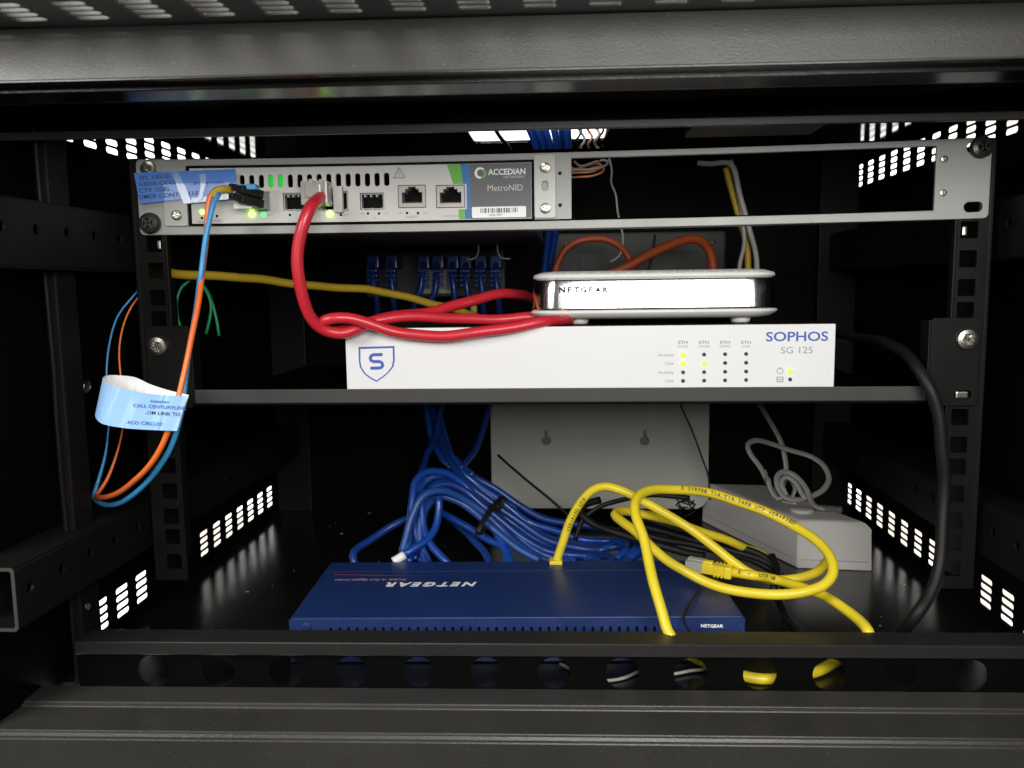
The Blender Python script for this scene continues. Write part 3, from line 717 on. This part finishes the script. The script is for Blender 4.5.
bm = B(); pa = at(553,250,280); pb2 = at(726,250,280); box(bm, pa.x, pb2.x, 281, 300, -58, 14, 2); rp_ = tag(obj('rear_grey_panel', bm, M['pnl']), 'dark grey panel high at the back, behind the orange cords and the router', 'panel')  # plain dark grey panel set in the gap behind the router
for x in (pa.x+12, pb2.x-12): screw('screw', (x, 281, 4), 2.4, M['dscrew'], rp_)
bm = B(); box(bm, pa.x+24, pb2.x-24, 279.8, 281.2, -20, -4, .5); obj('raised_cover', bm, M['pnl'], rp_)
# ================================================================== PALE POWER BOX
p0 = atz(797,568,FZ+.3); p1 = atz(872,571,FZ+.3); p3 = atz(702,521,FZ+.3)
u = (p1-p0); v = (p3-p0); 
zt_ = at(803,526,p0.y+5).z
ht = zt_-FZ
pb = thing('power_adapter_box', 'pale grey plastic box with a round button, askew on the floor by the right wall', 'adapter box', p0+(u+v)/2)
bm = B()
def quad(ins, z):
    c = p0+(u+v)/2; o = []
    for a, b_ in ((0,0), (1,0), (1,1), (0,1)):
        q = p0+u*(ins+(1-2*ins)*a)+v*(ins*.6+(1-1.2*ins)*b_); o.append(Vector((q.x, q.y, z)))
    return o
R_ = [[bm.verts.new(p) for p in quad(i, z)] for i, z in ((.0,FZ+.3), (.010,FZ+ht+.5), (.055,FZ+ht+4.5), (.10,FZ+ht+5.2))]
for a, b_ in zip(R_, R_[1:]):
    for i in range(4): bm.faces.new((a[i], a[(i+1)%4], b_[(i+1)%4], b_[i]))
bm.faces.new(list(reversed(R_[0]))); bm.faces.new(R_[-1]); bmesh.ops.recalc_face_normals(bm, faces=bm.faces[:]); bevel_all(bm, .6, 2)
obj('housing', bm, M['lbox'], pb)
q = p0+u*.42+v*.24; q.z = FZ+ht+5.1
bm = B(); lathe(bm, [(9,0), (9,1.6), (7.5,2.6), (3,2.9)], q, (0,0,1), 24); obj('round_button', bm, M['lbox'], pb, smooth=True)
zb_ = FZ+ht+3
qa = q+Vector((11,1,2.5)); qb = q+Vector((30,-3,2)); bm = B(); pth_ = [qa.lerp(qb, k/14) for k in range(15)]
tube(bm, pth_, 2.6, 12, raw=True, rs=[3.2 if k%2 else 2.3 for k in range(15)]); obj('strain_relief', bm, M['cgry'], pb)
bm = B(); w4 = quad(.0, 0); z_ = FZ+7
for a_, b2 in ((0,1),(3,0)):
    A_, B_2 = w4[a_], w4[b2]; dd_ = (B_2-A_).normalized(); nn_ = Vector((dd_.y, -dd_.x, 0))
    tube(bm, [A_+dd_*3+Vector((0,0,z_)), B_2-dd_*3+Vector((0,0,z_))], .35, 6, raw=True)
obj('seam', bm, M['gink'], pb)
# grey flat cord coiled on it
G = [at(757,400,165), at(764,411,160), at(772,424,155), at(780,440,150), at(784,455,146), at(786,472,142), at(781,488,140), at(772,494,138), at(767,482,135), at(761,468,135), at(750,452,137), at(748,444,140), at(755,440,143), at(770,443,145), at(790,450,145), at(812,458,143), at(824,467,138), at(829,479,132), at(823,490,126), at(812,496,122), at(800,499,118), at(786,497,118), at(779,488,122), at(777,478,126), at(782,472,130), at(792,474,130), at(801,482,126), at(807,491,121), at(810,500,116), at(816,507,108), at(826,509,106)]
cable('flat_cord', 'grey flat cord looped in a loose coil on top of the pale adapter box', 'power cord', G, 2.1, M['cgry'], ry=1.0, n0=(.3,-1,.2))
G3 = [at(764,470,140), at(769,486,136), at(776,498,130), at(788,500,124), at(795,490,124), at(790,478,128), at(781,480,130), at(776,490,128), at(783,500,122), at(797,503,116)]
cable('flat_cord', 'middle turn of grey cord hugging the upright of the coil on the adapter box', 'power cord', G3, 2.0, M['cgry'], ry=1.0, n0=(.3,-1,.2))
G2 = [at(768,478,128), at(771,490,124), at(778,499,120), at(786,494,120), at(781,484,124), at(786,476,127), at(796,482,124), at(801,492,120), at(806,500,116)]
cable('flat_cord', 'short inner turn of grey cord low in the coil on the adapter box', 'power cord', G2, 2.0, M['cgry'], ry=1.0, n0=(.3,-1,.2))

# ================================================================== CABLES
# red
R1 = [at(322,196,-8), at(318,199,-18), at(311,207,-27), at(305,222,-30), at(300,245,-30), at(298.5,270,-29), at(302,297,-25), at(311,317,-18), at(324,329,-12), at(341,333,-8), at(357,328,-4), at(376,321,6), at(402,317,14), at(436,311,30), at(470,300,48), at(502,294.5,66), at(522,295.5,90), at(537,299,125), at(546,303,160)]
r1 = cable('red_network_cable', 'red network cable hanging from the network device port down to the firewall', 'network cable', R1, 3.4, M['red'])
Rb = [at(556,317,44), at(530,317,40), at(480,319,32), at(430,318,18), at(395,318,9), at(368,322,3), at(346,329,-1), at(330,331,-4), at(322,328,-8), at(321,322,-13), at(331,319,-15), at(346,319,-13), at(370,325,-9), at(398,333,-5), at(432,335.5,-3), at(470,333,-3), at(510,328,-1), at(545,322.5,5), at(560,320,16), at(570,318.3,30), at(576,317.5,42)]
cable('red_network_cable', 'red cable doubled over in a flat loop across the top edge of the white firewall', 'network cable', Rb, 3.2, M['red'])
bm = B(); c = at(322,190,-8)
box(bm, fx(307), fx(333), -13, -1.6, rz_(320,207), rz_(320,183), .9)
box(bm, fx(312), fx(328), -15, -8, rz_(320,200), rz_(320,186), 1)
obj('plug', bm, M['clear'], r1)
bm = B(); box(bm, fx(335), fx(344), -5.5, -1.6, rz_(340,213), rz_(340,187), .5); obj('module_latch', bm, M['face'], r1)
bm = B(); box(bm, fx(316), fx(320), -14.5, -13.2, rz_(318,190), rz_(318,182), .3); box(bm, fx(326), fx(329), -14, -12.6, rz_(328,192), rz_(328,182), .3); obj('plug_clip', bm, M['galvl'], r1)

# yellow loop (one cable: plug, sweep under the bar, up and round)
YZc = -215.
Yl = [atz(731,572,YZc), atz(752,575,YZc+1), at(775,580,30), at(800,587,14), at(825,597,0), at(846,609,-14), at(861,622,-28), at(868,634,-38), atz(862,646,-238), atz(843,659,-246), atz(815,672,-247.4), atz(785,677,-247.6), atz(755,677,-247.4), atz(725,671,-247), atz(700,661,-246), at(682,648,-47), at(669,631,-44), at(662,612,-38), at(655,590,-29), at(649,565,-16), at(643,540,-4), at(637,520,6), at(636,504,16), at(641,494,26), at(655,489,36), at(680,489,44), at(710,494,48), at(740,503,46), at(770,514,38), at(800,528,25), at(820,543,11), at(831,560,-2), at(832,575,-10), at(822,587,-14), at(800,593,-16), at(768,594,-14), at(735,590,-8), at(703,580,2), at(675,566,12), at(652,549,24), at(634,531,36), at(620,519,48), at(615,514,56), at(622,511,64), at(645,514,72), at(675,523,78), at(705,533,84), at(735,543,90), at(752,550,100), at(765,556,112)]
y1 = cable('yellow_network_cable', 'yellow cable with a loose plug, looping over the navy switch and under the front bar', 'network cable', Yl, 3.0, M['ylw'])
acc_s = 0
pth = catmull(Yl, 1.); al = [0]
for a, b_ in zip(pth, pth[1:]): al.append(al[-1]+(b_-a).length)
def arclen(pt): i = min(range(len(pth)), key=lambda j: (pth[j]-pt).length); return al[i]
cable_print(y1, Yl, 3.0, arclen(at(680,489,44)), 'E 219708 TIA/EIA-568B UTP VERIFIED', 3.4, M['ink'], side=.25)
cable_print(y1, Yl, 3.0, arclen(atz(745,574,YZc)), 'E - UTP VER', 3.4, M['ink'], side=.2)
# its plug lying on the switch
P0 = atz(731,572,YZc); P1 = atz(698,566,YZc+1); dd = P1-P0; m4 = Matrix.Translation(P0) @ dd.to_track_quat('X','Z').to_matrix().to_4x4()
bm = B(); L_ = dd.length
box(bm, -1, L_*.18, -4.2, 4.2, -3.8, 3.8, .9, M4=m4)
for k in range(3): box(bm, L_*(.2+.11*k), L_*(.27+.11*k), -4.4, 4.4, -4, 4, .7, M4=m4)
box(bm, L_*.18, L_*.9, -3.6, 3.6, -3.2, 3.2, .6, M4=m4); box(bm, L_*.55, L_*.85, -2, 2, 3, 4.8, .6, M4=m4)
obj('plug_boot', bm, M['ylw'], y1)
bm = B(); box(bm, L_*.85, L_*1.35, -5.6, 5.6, -4.2, 3.8, .6, M4=m4); box(bm, L_*.8, L_*1.3, -2.4, 2.4, 3.9, 5.0, .3, M4=m4); obj('clear_plug', bm, M['clear'], y1)
Ya = [at(556,566,74), at(558,556,74), at(563,541,74), at(571,519,74), at(582,500,72), at(594,489,70), at(606,486,67), at(624,491,62), at(645,502,56), at(668,516,52), at(692,531,47), at(714,547,42), at(733,561,38), at(752,573,35), at(775,580,32), at(797,579,31), at(815,573,34), at(823,566,42), at(828,560,52)]
y2 = cable('yellow_network_cable', 'yellow network cable rising from the back of the navy switch and arching to the right', 'network cable', Ya, 3.0, M['ylw'])
cable_print(y2, Ya, 3.0, 28, 'VERIFIED UTP', 3.4, M['ink'], side=-.3)
bm = B(); q = at(556,562,74); box(bm, q.x-4.5, q.x+4.5, 69.5, 79, q.z-9, q.z+2, 1); obj('plug_boot', bm, M['ylw'], y2)
cable('mustard_cable', 'mustard yellow cable running level behind the left rail toward the patch panel', 'network cable', [at(152,272,26), at(172,273,40), at(240,278,76), at(300,284,106), at(380,292,140), at(440,305,165), at(480,318,185)], 3.0, M['ylwd'])

# blue coil -------------------------------------------------------------
def cp(x, y): return (340+x/4.655, 420+y/4.655)
bundle = [
 [(300,610,95),(322,500,100),(335,380,108),(352,290,116),(400,248,124),(480,246,132),(560,285,138),(640,368,138),(710,440,136),(800,520,132),(900,600,126),(985,640,120),(1100,655,118)],
 [(385,665,88),(352,560,102),(350,470,112),(375,390,116),(430,322,122),(500,300,128),(580,328,132),(660,395,132),(740,462,132),(850,550,130),(950,605,126),(1060,628,120),(1180,630,122)],
 [(288,620,90),(338,450,98),(395,345,106),(470,328,114),(560,360,122),(650,425,126),(750,505,126),(850,592,120),(960,648,114),(1080,668,110)],
 [(395,-90,215),(430,80,202),(470,170,180),(560,246,156),(640,300,154),(720,352,152),(800,415,150),(900,485,148),(1020,525,144),(1130,560,140),(1250,560,142)],
 [(425,-90,218),(468,95,196),(515,200,165),(590,290,146),(700,378,142),(800,448,140),(920,540,136),(1030,580,132),(1150,600,130),(1280,590,134)],
 [(410,665,86),(372,560,94),(388,430,106),(470,358,122),(560,385,124),(640,440,122),(730,520,116),(830,600,110),(930,655,104)],
 [(318,665,84),(360,500,112),(395,350,130),(440,300,136),(520,290,142),(620,340,146),(720,420,146),(820,490,144),(930,560,138),(1060,600,134),(1200,610,132),(1310,560,138)],
 [(455,-90,225),(468,60,205),(520,165,182),(620,262,166),(720,322,164),(820,390,162),(930,450,158),(1060,480,154),(1200,500,150),(1320,530,146)],
 [(300,665,84),(325,520,100),(348,380,116),(380,300,128),(430,262,134),(500,262,140),(590,310,146),(690,400,146),(790,490,140),(880,560,134),(1000,620,126),(1120,640,124)],
]
bundle += [[(x+14+k*5, y+13-k*9, d+9) for x, y, d in bundle[j]] for k, j in enumerate((0, 2, 4, 6))]
for i, pts in enumerate(bundle):
    x, y, d = pts[-1]
    if y < 645: pts += [(x+60,y+2,d-8), (x+95,y+32,d-22), (x+60,y+66,d-34), (x-40,max(700,y+90),d-40)]
    cable('blue_network_cable', 'one of the blue network cables tied together in the bundle behind the navy switch', 'network cable', [at(*cp(x,y), d) for x, y, d in pts], 2.9 if i < 9 else 2.5, M[('cblue','cblu2','cblu3')[i%3]], 'blue cables in the tied bundle', seg=10)
singles = [
 ('blue network cable with a white-tipped end resting on the left rear of the switch', [(298,630,80),(345,598,84),(400,560,90),(440,500,98),(458,430,104),(462,360,108)]),
 ('blue network cable looping far left of the bundle down to the switch', [(330,450,120),(270,480,114),(200,520,108),(120,568,98),(75,600,90),(60,630,84),(70,680,80)]),
 ('blue network cable dropping steeply out of the left arch of the bundle', [(385,330,112),(380,420,104),(388,500,98),(420,580,90),(470,635,84),(505,670,80)]),
 ('blue network cable just left of the steep one under the arch', [(350,420,108),(350,500,100),(370,580,94),(395,650,86),(405,680,82)]),
 ('blue network cable sagging low between the bundle and the switch', [(470,430,140),(540,470,132),(620,510,126),(700,560,118),(770,600,110),(800,680,96)]),
 ('lowest dim blue network cable under the bundle', [(490,440,150),(560,500,140),(620,560,130),(670,610,120),(700,680,104)]),
 ('short blue network cable dipping below the bundle tie', [(640,440,130),(700,490,122),(750,560,114),(775,620,106),(780,680,96)]),
]
for k, (lb, pts) in enumerate(singles):
    o = cable('blue_network_cable', lb, 'network cable', [at(*cp(x,y), d) for x, y, d in pts], 2.8, M[('cblue','cblu2')[k%2]], seg=10)
    if k == 0:
        a = at(*cp(300,628), 80); b_ = at(*cp(248,660), 76); bm = B(); tube(bm, [a, a.lerp(b_,.5), b_], 3.2, 10); obj('cable_tip', bm, M['liner'], o, smooth=True)
drops = [[(400,-90,222),(432,60,208),(462,150,186),(520,230,168)], [(480,-90,210),(445,70,196),(400,170,170),(378,250,140)], [(425,-90,218),(470,95,198),(560,205,172),(620,260,162)], [(700,-90,225),(650,100,205),(590,190,175),(560,225,160)], [(410,-90,222),(440,110,200),(500,190,180),(560,240,165)], [(455,-90,225),(465,60,205),(520,180,180),(590,240,170)]]
for i, pts in enumerate(drops):
    cable('blue_network_cable', 'blue network cable dropping from under the shelf into the bundle' if i != 3 else 'single blue network cable slanting down beside the beige box into the bundle', 'network cable', [at(*cp(x,y), d) for x, y, d in pts], 2.6, M['cblu2'], 'blue cables dropping from above' if i != 3 else None, seg=10)
# tie round the bundle
A_ = at(*cp(752,360), 138); B_ = at(*cp(655,520), 114)
bm = B(); n_ = 24; ax = (A_+B_)/2; e1 = (B_-A_)/2; e2 = Vector((.35,1,.1)).normalized()*15
pp = [ax+e1*1.0*math.cos(2*math.pi*k/n_)+e2*math.sin(2*math.pi*k/n_)*1.0-Vector((0,2,0)) for k in range(n_+1)]
tube(bm, pp, 2.2, 10, ry=.8, n0=e1, raw=True); tag(obj('cable_tie', bm, M['cblk'], smooth=True), 'black hook-and-loop tie cinched round the blue cable bundle', 'cable tie')
bm = B(); 
o = cable('tie_tail', 'thin black cable tie tail poking up in front of the beige box', 'cable tie', [at(498,455,200), at(510,466,192), at(524,478,184), at(545,495,172), at(566,513,160), at(590,530,150)], 1.1, M['cblk'])
cable('black_thin_wire', 'thin black wire slanting down the right edge of the beige box', 'wire', [at(676,390,240), at(681,405,238), at(693,433,236), at(702,458,234), at(708,476,232), at(710,500,228)], .8, M['cblk'])
# black cables in the middle
cable('black_cable', 'black cable arching behind the yellow loops above the switch', 'power cord', [at(575,540,110), at(583,520,112), at(600,507,112), at(625,499,108), at(650,495,104), at(690,498,100)], 1.8, M['cblk'])
cable('black_cable', 'black cable curving from the blue bundle toward the loose yellow plug', 'power cord', [at(600,500,125), at(585,505,120), at(582,513,114), at(592,522,108), at(615,532,102), at(645,542,96), at(680,552,90), at(705,556,84)], 2.8, M['cblk'])
for i, (dy, lb) in enumerate(((0, 'uppermost black cable passing between the yellow loops and the pale adapter box'), (8, 'middle black cable in the tangle behind the loose yellow plug'), (15, 'lowest black cable in the tangle behind the loose yellow plug'))):
    cable('black_cable', lb, 'power cord', [at(620,512+dy,115), at(655,522+dy,110), at(690,532+dy*.8,104), at(725,543+dy*.7,98), at(760,556+dy*.5,90), at(775,566+dy*.4,84), at(786,590,55)], 2.6, M['cblk'])
cable('black_cable', 'black cable on the floor right of the navy switch running under the front bar', 'power cord', [at(772,556,82), at(778,570,66), at(774,590,30), atz(784,612,-248), atz(800,632,-248), atz(812,648,-248)], 2.4, M['cblk'])
cable('black_wire_coil', 'small tangle of thin dark wire at the foot of the beige box', 'wire', [at(686+(8+4*math.sin(t*2.3))*math.cos(t*1.15), 500+(5+3*math.cos(t*1.7))*math.sin(t*1.15)+t*.5, 205-t*2.5) for t in range(22)], .6, M['cblk'])
cable('black_thin_wire', 'thin black wire lying over the right front corner of the switch', 'wire', [atz(700,588,-222), atz(690,604,-222), at(684,620,-24), at(690,634,-34), at(700,660,-48)], .6, M['cblk'])
cable('black_power_cable', 'thick black power cord hanging past the shelf end down the right rail', 'power cord', [at(790,330,185), at(830,333,140), at(858,337,95), at(880,342,45), at(900,350,15), at(917,364,-4), at(929,385,-12), at(937,415,-14), at(941,450,-14), at(944,490,-14), at(944,530,-18), at(939,565,-22), at(929,595,-28), at(913,618,-32), atz(893,640,-240)], 3.4, M['cblk'])
# white thin cable seen through the holes
cable('white_thin_cable', 'thin white cable lying under the front bar, seen through its round holes', 'wire', [atz(560,664,-249), atz(600,680,-249.4), atz(622,678,-249.4), atz(645,670,-249.4), atz(670,674,-249.4), atz(690,671,-249.4), atz(707,669,-249.4), atz(720,660,-249)], .9, M['cwht'])

# top and rear cables
tops_ = [(534,0), (541,3), (548,6), (556,2), (563,8), (568,-2)]
for i, (px, d) in enumerate(tops_):
    lean = 6-i*1.0
    cable('blue_network_cable', 'one of the blue network cables dropping through the opening in the roof', 'network cable', [at(px-lean*1.5,100,140+d), at(px-lean,125,146+d), at(px,140,153+d), at(px+lean*.7,152,160+d), at(px-2,185,185+d), at(548+i*1.5,230,215+d), at(545+i*1.2,268,225+d), at(540+i*3,300,228)], 2.9, M['cblue'], 'blue cables through the roof opening', seg=10)
for i, (m, px, lb) in enumerate((('cwht',583,'white twisted wire beside the blue cables in the roof opening'), ('cop',590,'copper brown twisted wire in the roof opening'), ('cwht',597,'pale twisted wire at the right edge of the roof opening'), ('cblk',578,'black wire hugging the blue cables in the roof opening'), ('cblk',601,'black wire slanting past the right edge of the roof opening'))):
    p = []
    for k in range(16):
        t = k/15; p.append(at(px+2.2*math.sin(t*14+i), 118+t*(38 if i < 3 else 42), 150+i*2+12*t+2*math.cos(t*14+i)))
    cable('twisted_wire', lb, 'wire', p, 1.0 if i < 3 else .9, M[m], seg=8)
for i, (m, a, b_) in enumerate((('cop', 566, 168), ('cwht', 572, 165), ('cop', 568, 172))):
    cable('wire_loop', ('coppery bare wire loop in the left end of the empty panel window', 'white wire loop in the left end of the empty panel window', 'lower brown wire loop in the left end of the empty panel window')[i], 'wire', [at(a-6,b_+6,180), at(a+8,b_+5,180), at(a+24,b_+4,180), at(a+33,b_+1,182), at(a+36,b_-3,184), at(a+30,b_-5,184), at(a+20,b_-2,182), at(a+8,b_+1,181), at(a+2,b_-4,181)], .9, M[m], seg=8)
cable('white_thin_wire', 'thin white wire zigzagging down the middle of the empty panel window', 'wire', [at(605,150,200), at(609,158,200), at(612,172,202), at(611,182,204), at(616,195,206), at(618,212,208), at(621,226,210), at(623,240,212), at(619,256,212), at(610,262,212)], .8, M['cwht'], seg=8)
cable('black_tie_end', 'black strap end under the roof opening at its left side', 'cable tie', [at(491,122,128), at(500,137,140), at(508,146,150), at(511,152,158)], 1.5, M['cblk'], seg=8)
cable('orange_cord', 'thin orange cord arching behind the left half of the router', 'cord', [at(552,285,205), at(556,266,205), at(564,251,206), at(578,242,208), at(598,239,210), at(616,244,212), at(628,256,214), at(632,275,216)], 2.8, M['org'])
cable('orange_cord', 'thicker orange cord rising to a bend behind the right half of the router', 'cord', [at(590,285,185), at(618,270,188), at(650,254,194), at(680,242,200), at(700,241,206), at(710,250,210), at(713,268,212), at(712,290,214)], 3.8, M['org'])
cable('hanging_white_cable', 'off-white cord hanging behind the empty panel window toward the router', 'cord', [at(698,163,222), at(712,163.5,216), at(724,162.5,210), at(731,165,206), at(735,172,204), at(738,185,203), at(743,205,201), at(749,228,200), at(755,250,200), at(757,285,200)], 2.1, M['cwht'])
cable('hanging_white_cable', 'second off-white cord touching the mustard one behind the empty panel window', 'cord', [at(731,160,208), at(738,190,206), at(743,220,205), at(744,245,204), at(740,262,203), at(738,285,203)], 1.7, M['cwht'])
cable('mustard_cable', 'mustard cord hanging between the two off-white cords behind the panel window', 'network cable', [at(726,168,212), at(730,185,211), at(737,210,210), at(744,235,209), at(748,255,207), at(749,285,206)], 2.6, M['ylwd'])
cable('black_thin_wire', 'black wire hanging behind the middle of the router', 'wire', [at(655,235,225), at(653,250,222), at(648,270,220), at(642,290,220)], 1.0, M['cblk'])
cable('green_wire', 'left green wire hanging behind the left rail', 'wire', [at(190,280,56), at(182,287,54), at(177,300,52), at(178,318,52), at(184,336,52)], 1.0, M['grn'])
cable('green_wire', 'middle green wire of the three hanging behind the left rail', 'wire', [at(196,280,58), at(205,289,57), at(211,304,56), at(210,318,56), at(206,334,56)], 1.0, M['grn'])
cable('green_wire', 'rightmost green wire hanging behind the left rail', 'wire', [at(198,280,62), at(208,292,61), at(214,308,60), at(217,322,60), at(219,336,60)], 1.0, M['grn'])

# patch panel with blue leads
pp_ = thing('patch_panel', 'small grey patch panel at the back with blue leads plugged in below the network device', 'patch panel', at(430,300,262))
a = at(365,252,258); b_ = at(505,296,258)
bm = B(); box(bm, a.x, b_.x, 258, 290, b_.z, a.z, 1); obj('body', bm, M['pad'], pp_)
bm = B(); box(bm, at(412,0,255).x, at(448,0,255).x, 255.5, 257.9, b_.z+3, a.z-4, .6); obj('port_block', bm, M['lgry'], pp_)
for i, px in enumerate((374, 392, 424, 438, 453, 466, 481, 496)):
    q = at(px, 262, 236); r = 2.8
    sgn = -1 if i in (2, 3) else .3
    o = cable('blue_patch_lead', 'blue patch lead %s plugged into the small rear patch panel' % ('first from the left','second from the left','third from the left','fourth from the left','fifth from the left','sixth from the left','second from the right','at the right end')[i], 'network cable',
      [Vector((q.x,252,q.z)), q, at(px-1,275,228), at(px+sgn*3,290,226), at(px+sgn*9,304,228), at(px+sgn*14,322,235), at(px+sgn*14,345,240)], r, M['cblu2'], seg=10)
    bm = B(); box(bm, q.x-5, q.x+5, 232, 256, q.z-6, q.z+6, 1.2)
    for k in range(4): box(bm, q.x-4.4, q.x+4.4, 226, 234, q.z-9-k*4, q.z-6.6-k*4, .6)
    obj('plug', bm, M['cblu2'], o)
for px in (461, 474):
    q = at(px, 310, 200); bm = B(); box(bm, q.x-2.5, q.x+2.5, 198, 206, q.z-5, q.z+5, 1)
    tag(obj('yellow_plug', bm, M['ylwd']), 'small yellow plug end poking up behind the red cables, %s' % ('left one' if px == 461 else 'right one'), 'plug')

# floor dust
bm = B()
for k in range(60):
    x = random.uniform(-255, 255); y = random.uniform(-20, 295); s = random.uniform(.2, .6) if random.random() < .93 else 1.1
    box(bm, x, x+s*random.uniform(1,2.5), y, y+s*.8, FZ+.02, FZ+.25)
tag(obj('dust', bm, M['lgry']), 'scattered specks of dust and debris on the glossy black floor', 'dust', kind='stuff')

# ================================================================== LIGHT
w = bpy.data.worlds.new('World'); sc.world = w; w.use_nodes = True; nt = w.node_tree; bg = nt.nodes['Background']
tc = nt.nodes.new('ShaderNodeTexCoord'); sp = nt.nodes.new('ShaderNodeSeparateXYZ'); nt.links.new(tc.outputs['Generated'], sp.inputs[0])
rp = nt.nodes.new('ShaderNodeValToRGB'); e = rp.color_ramp.elements
e[0].position = .40; e[0].color = (.012,.012,.012,1); e[1].position = .62; e[1].color = (1,1,.97,1)
mr = nt.nodes.new('ShaderNodeMapRange'); mr.inputs['From Min'].default_value = -1; mr.inputs['From Max'].default_value = 1
nt.links.new(sp.outputs['Y'], mr.inputs['Value']); nt.links.new(mr.outputs[0], rp.inputs['Fac']); rz2 = nt.nodes.new('ShaderNodeMapRange'); rz2.interpolation_type = 'SMOOTHSTEP'
for k_, v_ in (('From Min', .27), ('From Max', .36), ('To Min', 1.), ('To Max', .06)): rz2.inputs[k_].default_value = v_
nt.links.new(sp.outputs['Z'], rz2.inputs['Value'])
mm = nt.nodes.new('ShaderNodeMix'); mm.data_type = 'RGBA'; mm.blend_type = 'MULTIPLY'; mm.inputs[0].default_value = 1
nt.links.new(rp.outputs['Color'], mm.inputs[6]); nt.links.new(rz2.outputs[0], mm.inputs[7]); nt.links.new(mm.outputs[2], bg.inputs['Color'])
bg.inputs['Strength'].default_value = 2.7
nz = nt.nodes.new('ShaderNodeTexNoise'); nz.inputs['Scale'].default_value = 9; nz.inputs['Detail'].default_value = 4; nt.links.new(tc.outputs['Generated'], nz.inputs['Vector'])
nr = nt.nodes.new('ShaderNodeValToRGB'); nr.color_ramp.elements[0].position = .38; nr.color_ramp.elements[0].color = (.50,.45,.39,1); nr.color_ramp.elements[1].position = .46; nr.color_ramp.elements[1].color = (1,1,1,1)
nt.links.new(nz.outputs['Fac'], nr.inputs['Fac'])
m3 = nt.nodes.new('ShaderNodeMix'); m3.data_type = 'RGBA'; m3.blend_type = 'MULTIPLY'; m3.inputs[0].default_value = 1
nt.links.new(mm.outputs[2], m3.inputs[6]); nt.links.new(nr.outputs['Color'], m3.inputs[7]); nt.links.new(m3.outputs[2], bg.inputs['Color'])
def area(name, loc, target, sx, sy, power, c=(1,.985,.95)):
    l = bpy.data.lights.new(name, 'AREA'); l.shape = 'RECTANGLE'; l.size = sx*S; l.size_y = sy*S; l.energy = power; l.color = c
    o = bpy.data.objects.new(name, l); col.objects.link(o); o.location = Vector(loc)*S
    o.rotation_euler = (Vector(target)-Vector(loc)).to_track_quat('-Z', 'Y').to_euler()
area('room_lamp', (150,-700,105), (20,0,-50), 400, 230, 4.7)
area('ceiling_lamp', (-300,-560,560), (-60,-120,0), 400, 400, 4.)
area('left_fill', (-540,-640,195), (-200,-140,60), 300, 220, 3.6)  # added fill from the left to brighten the header face

sc.view_settings.view_transform = 'Standard'; sc.view_settings.look = 'None'; sc.view_settings.gamma = 1; sc.view_settings.exposure = 0
sc.cycles.use_denoising = True
sc.cycles.max_bounces = 6
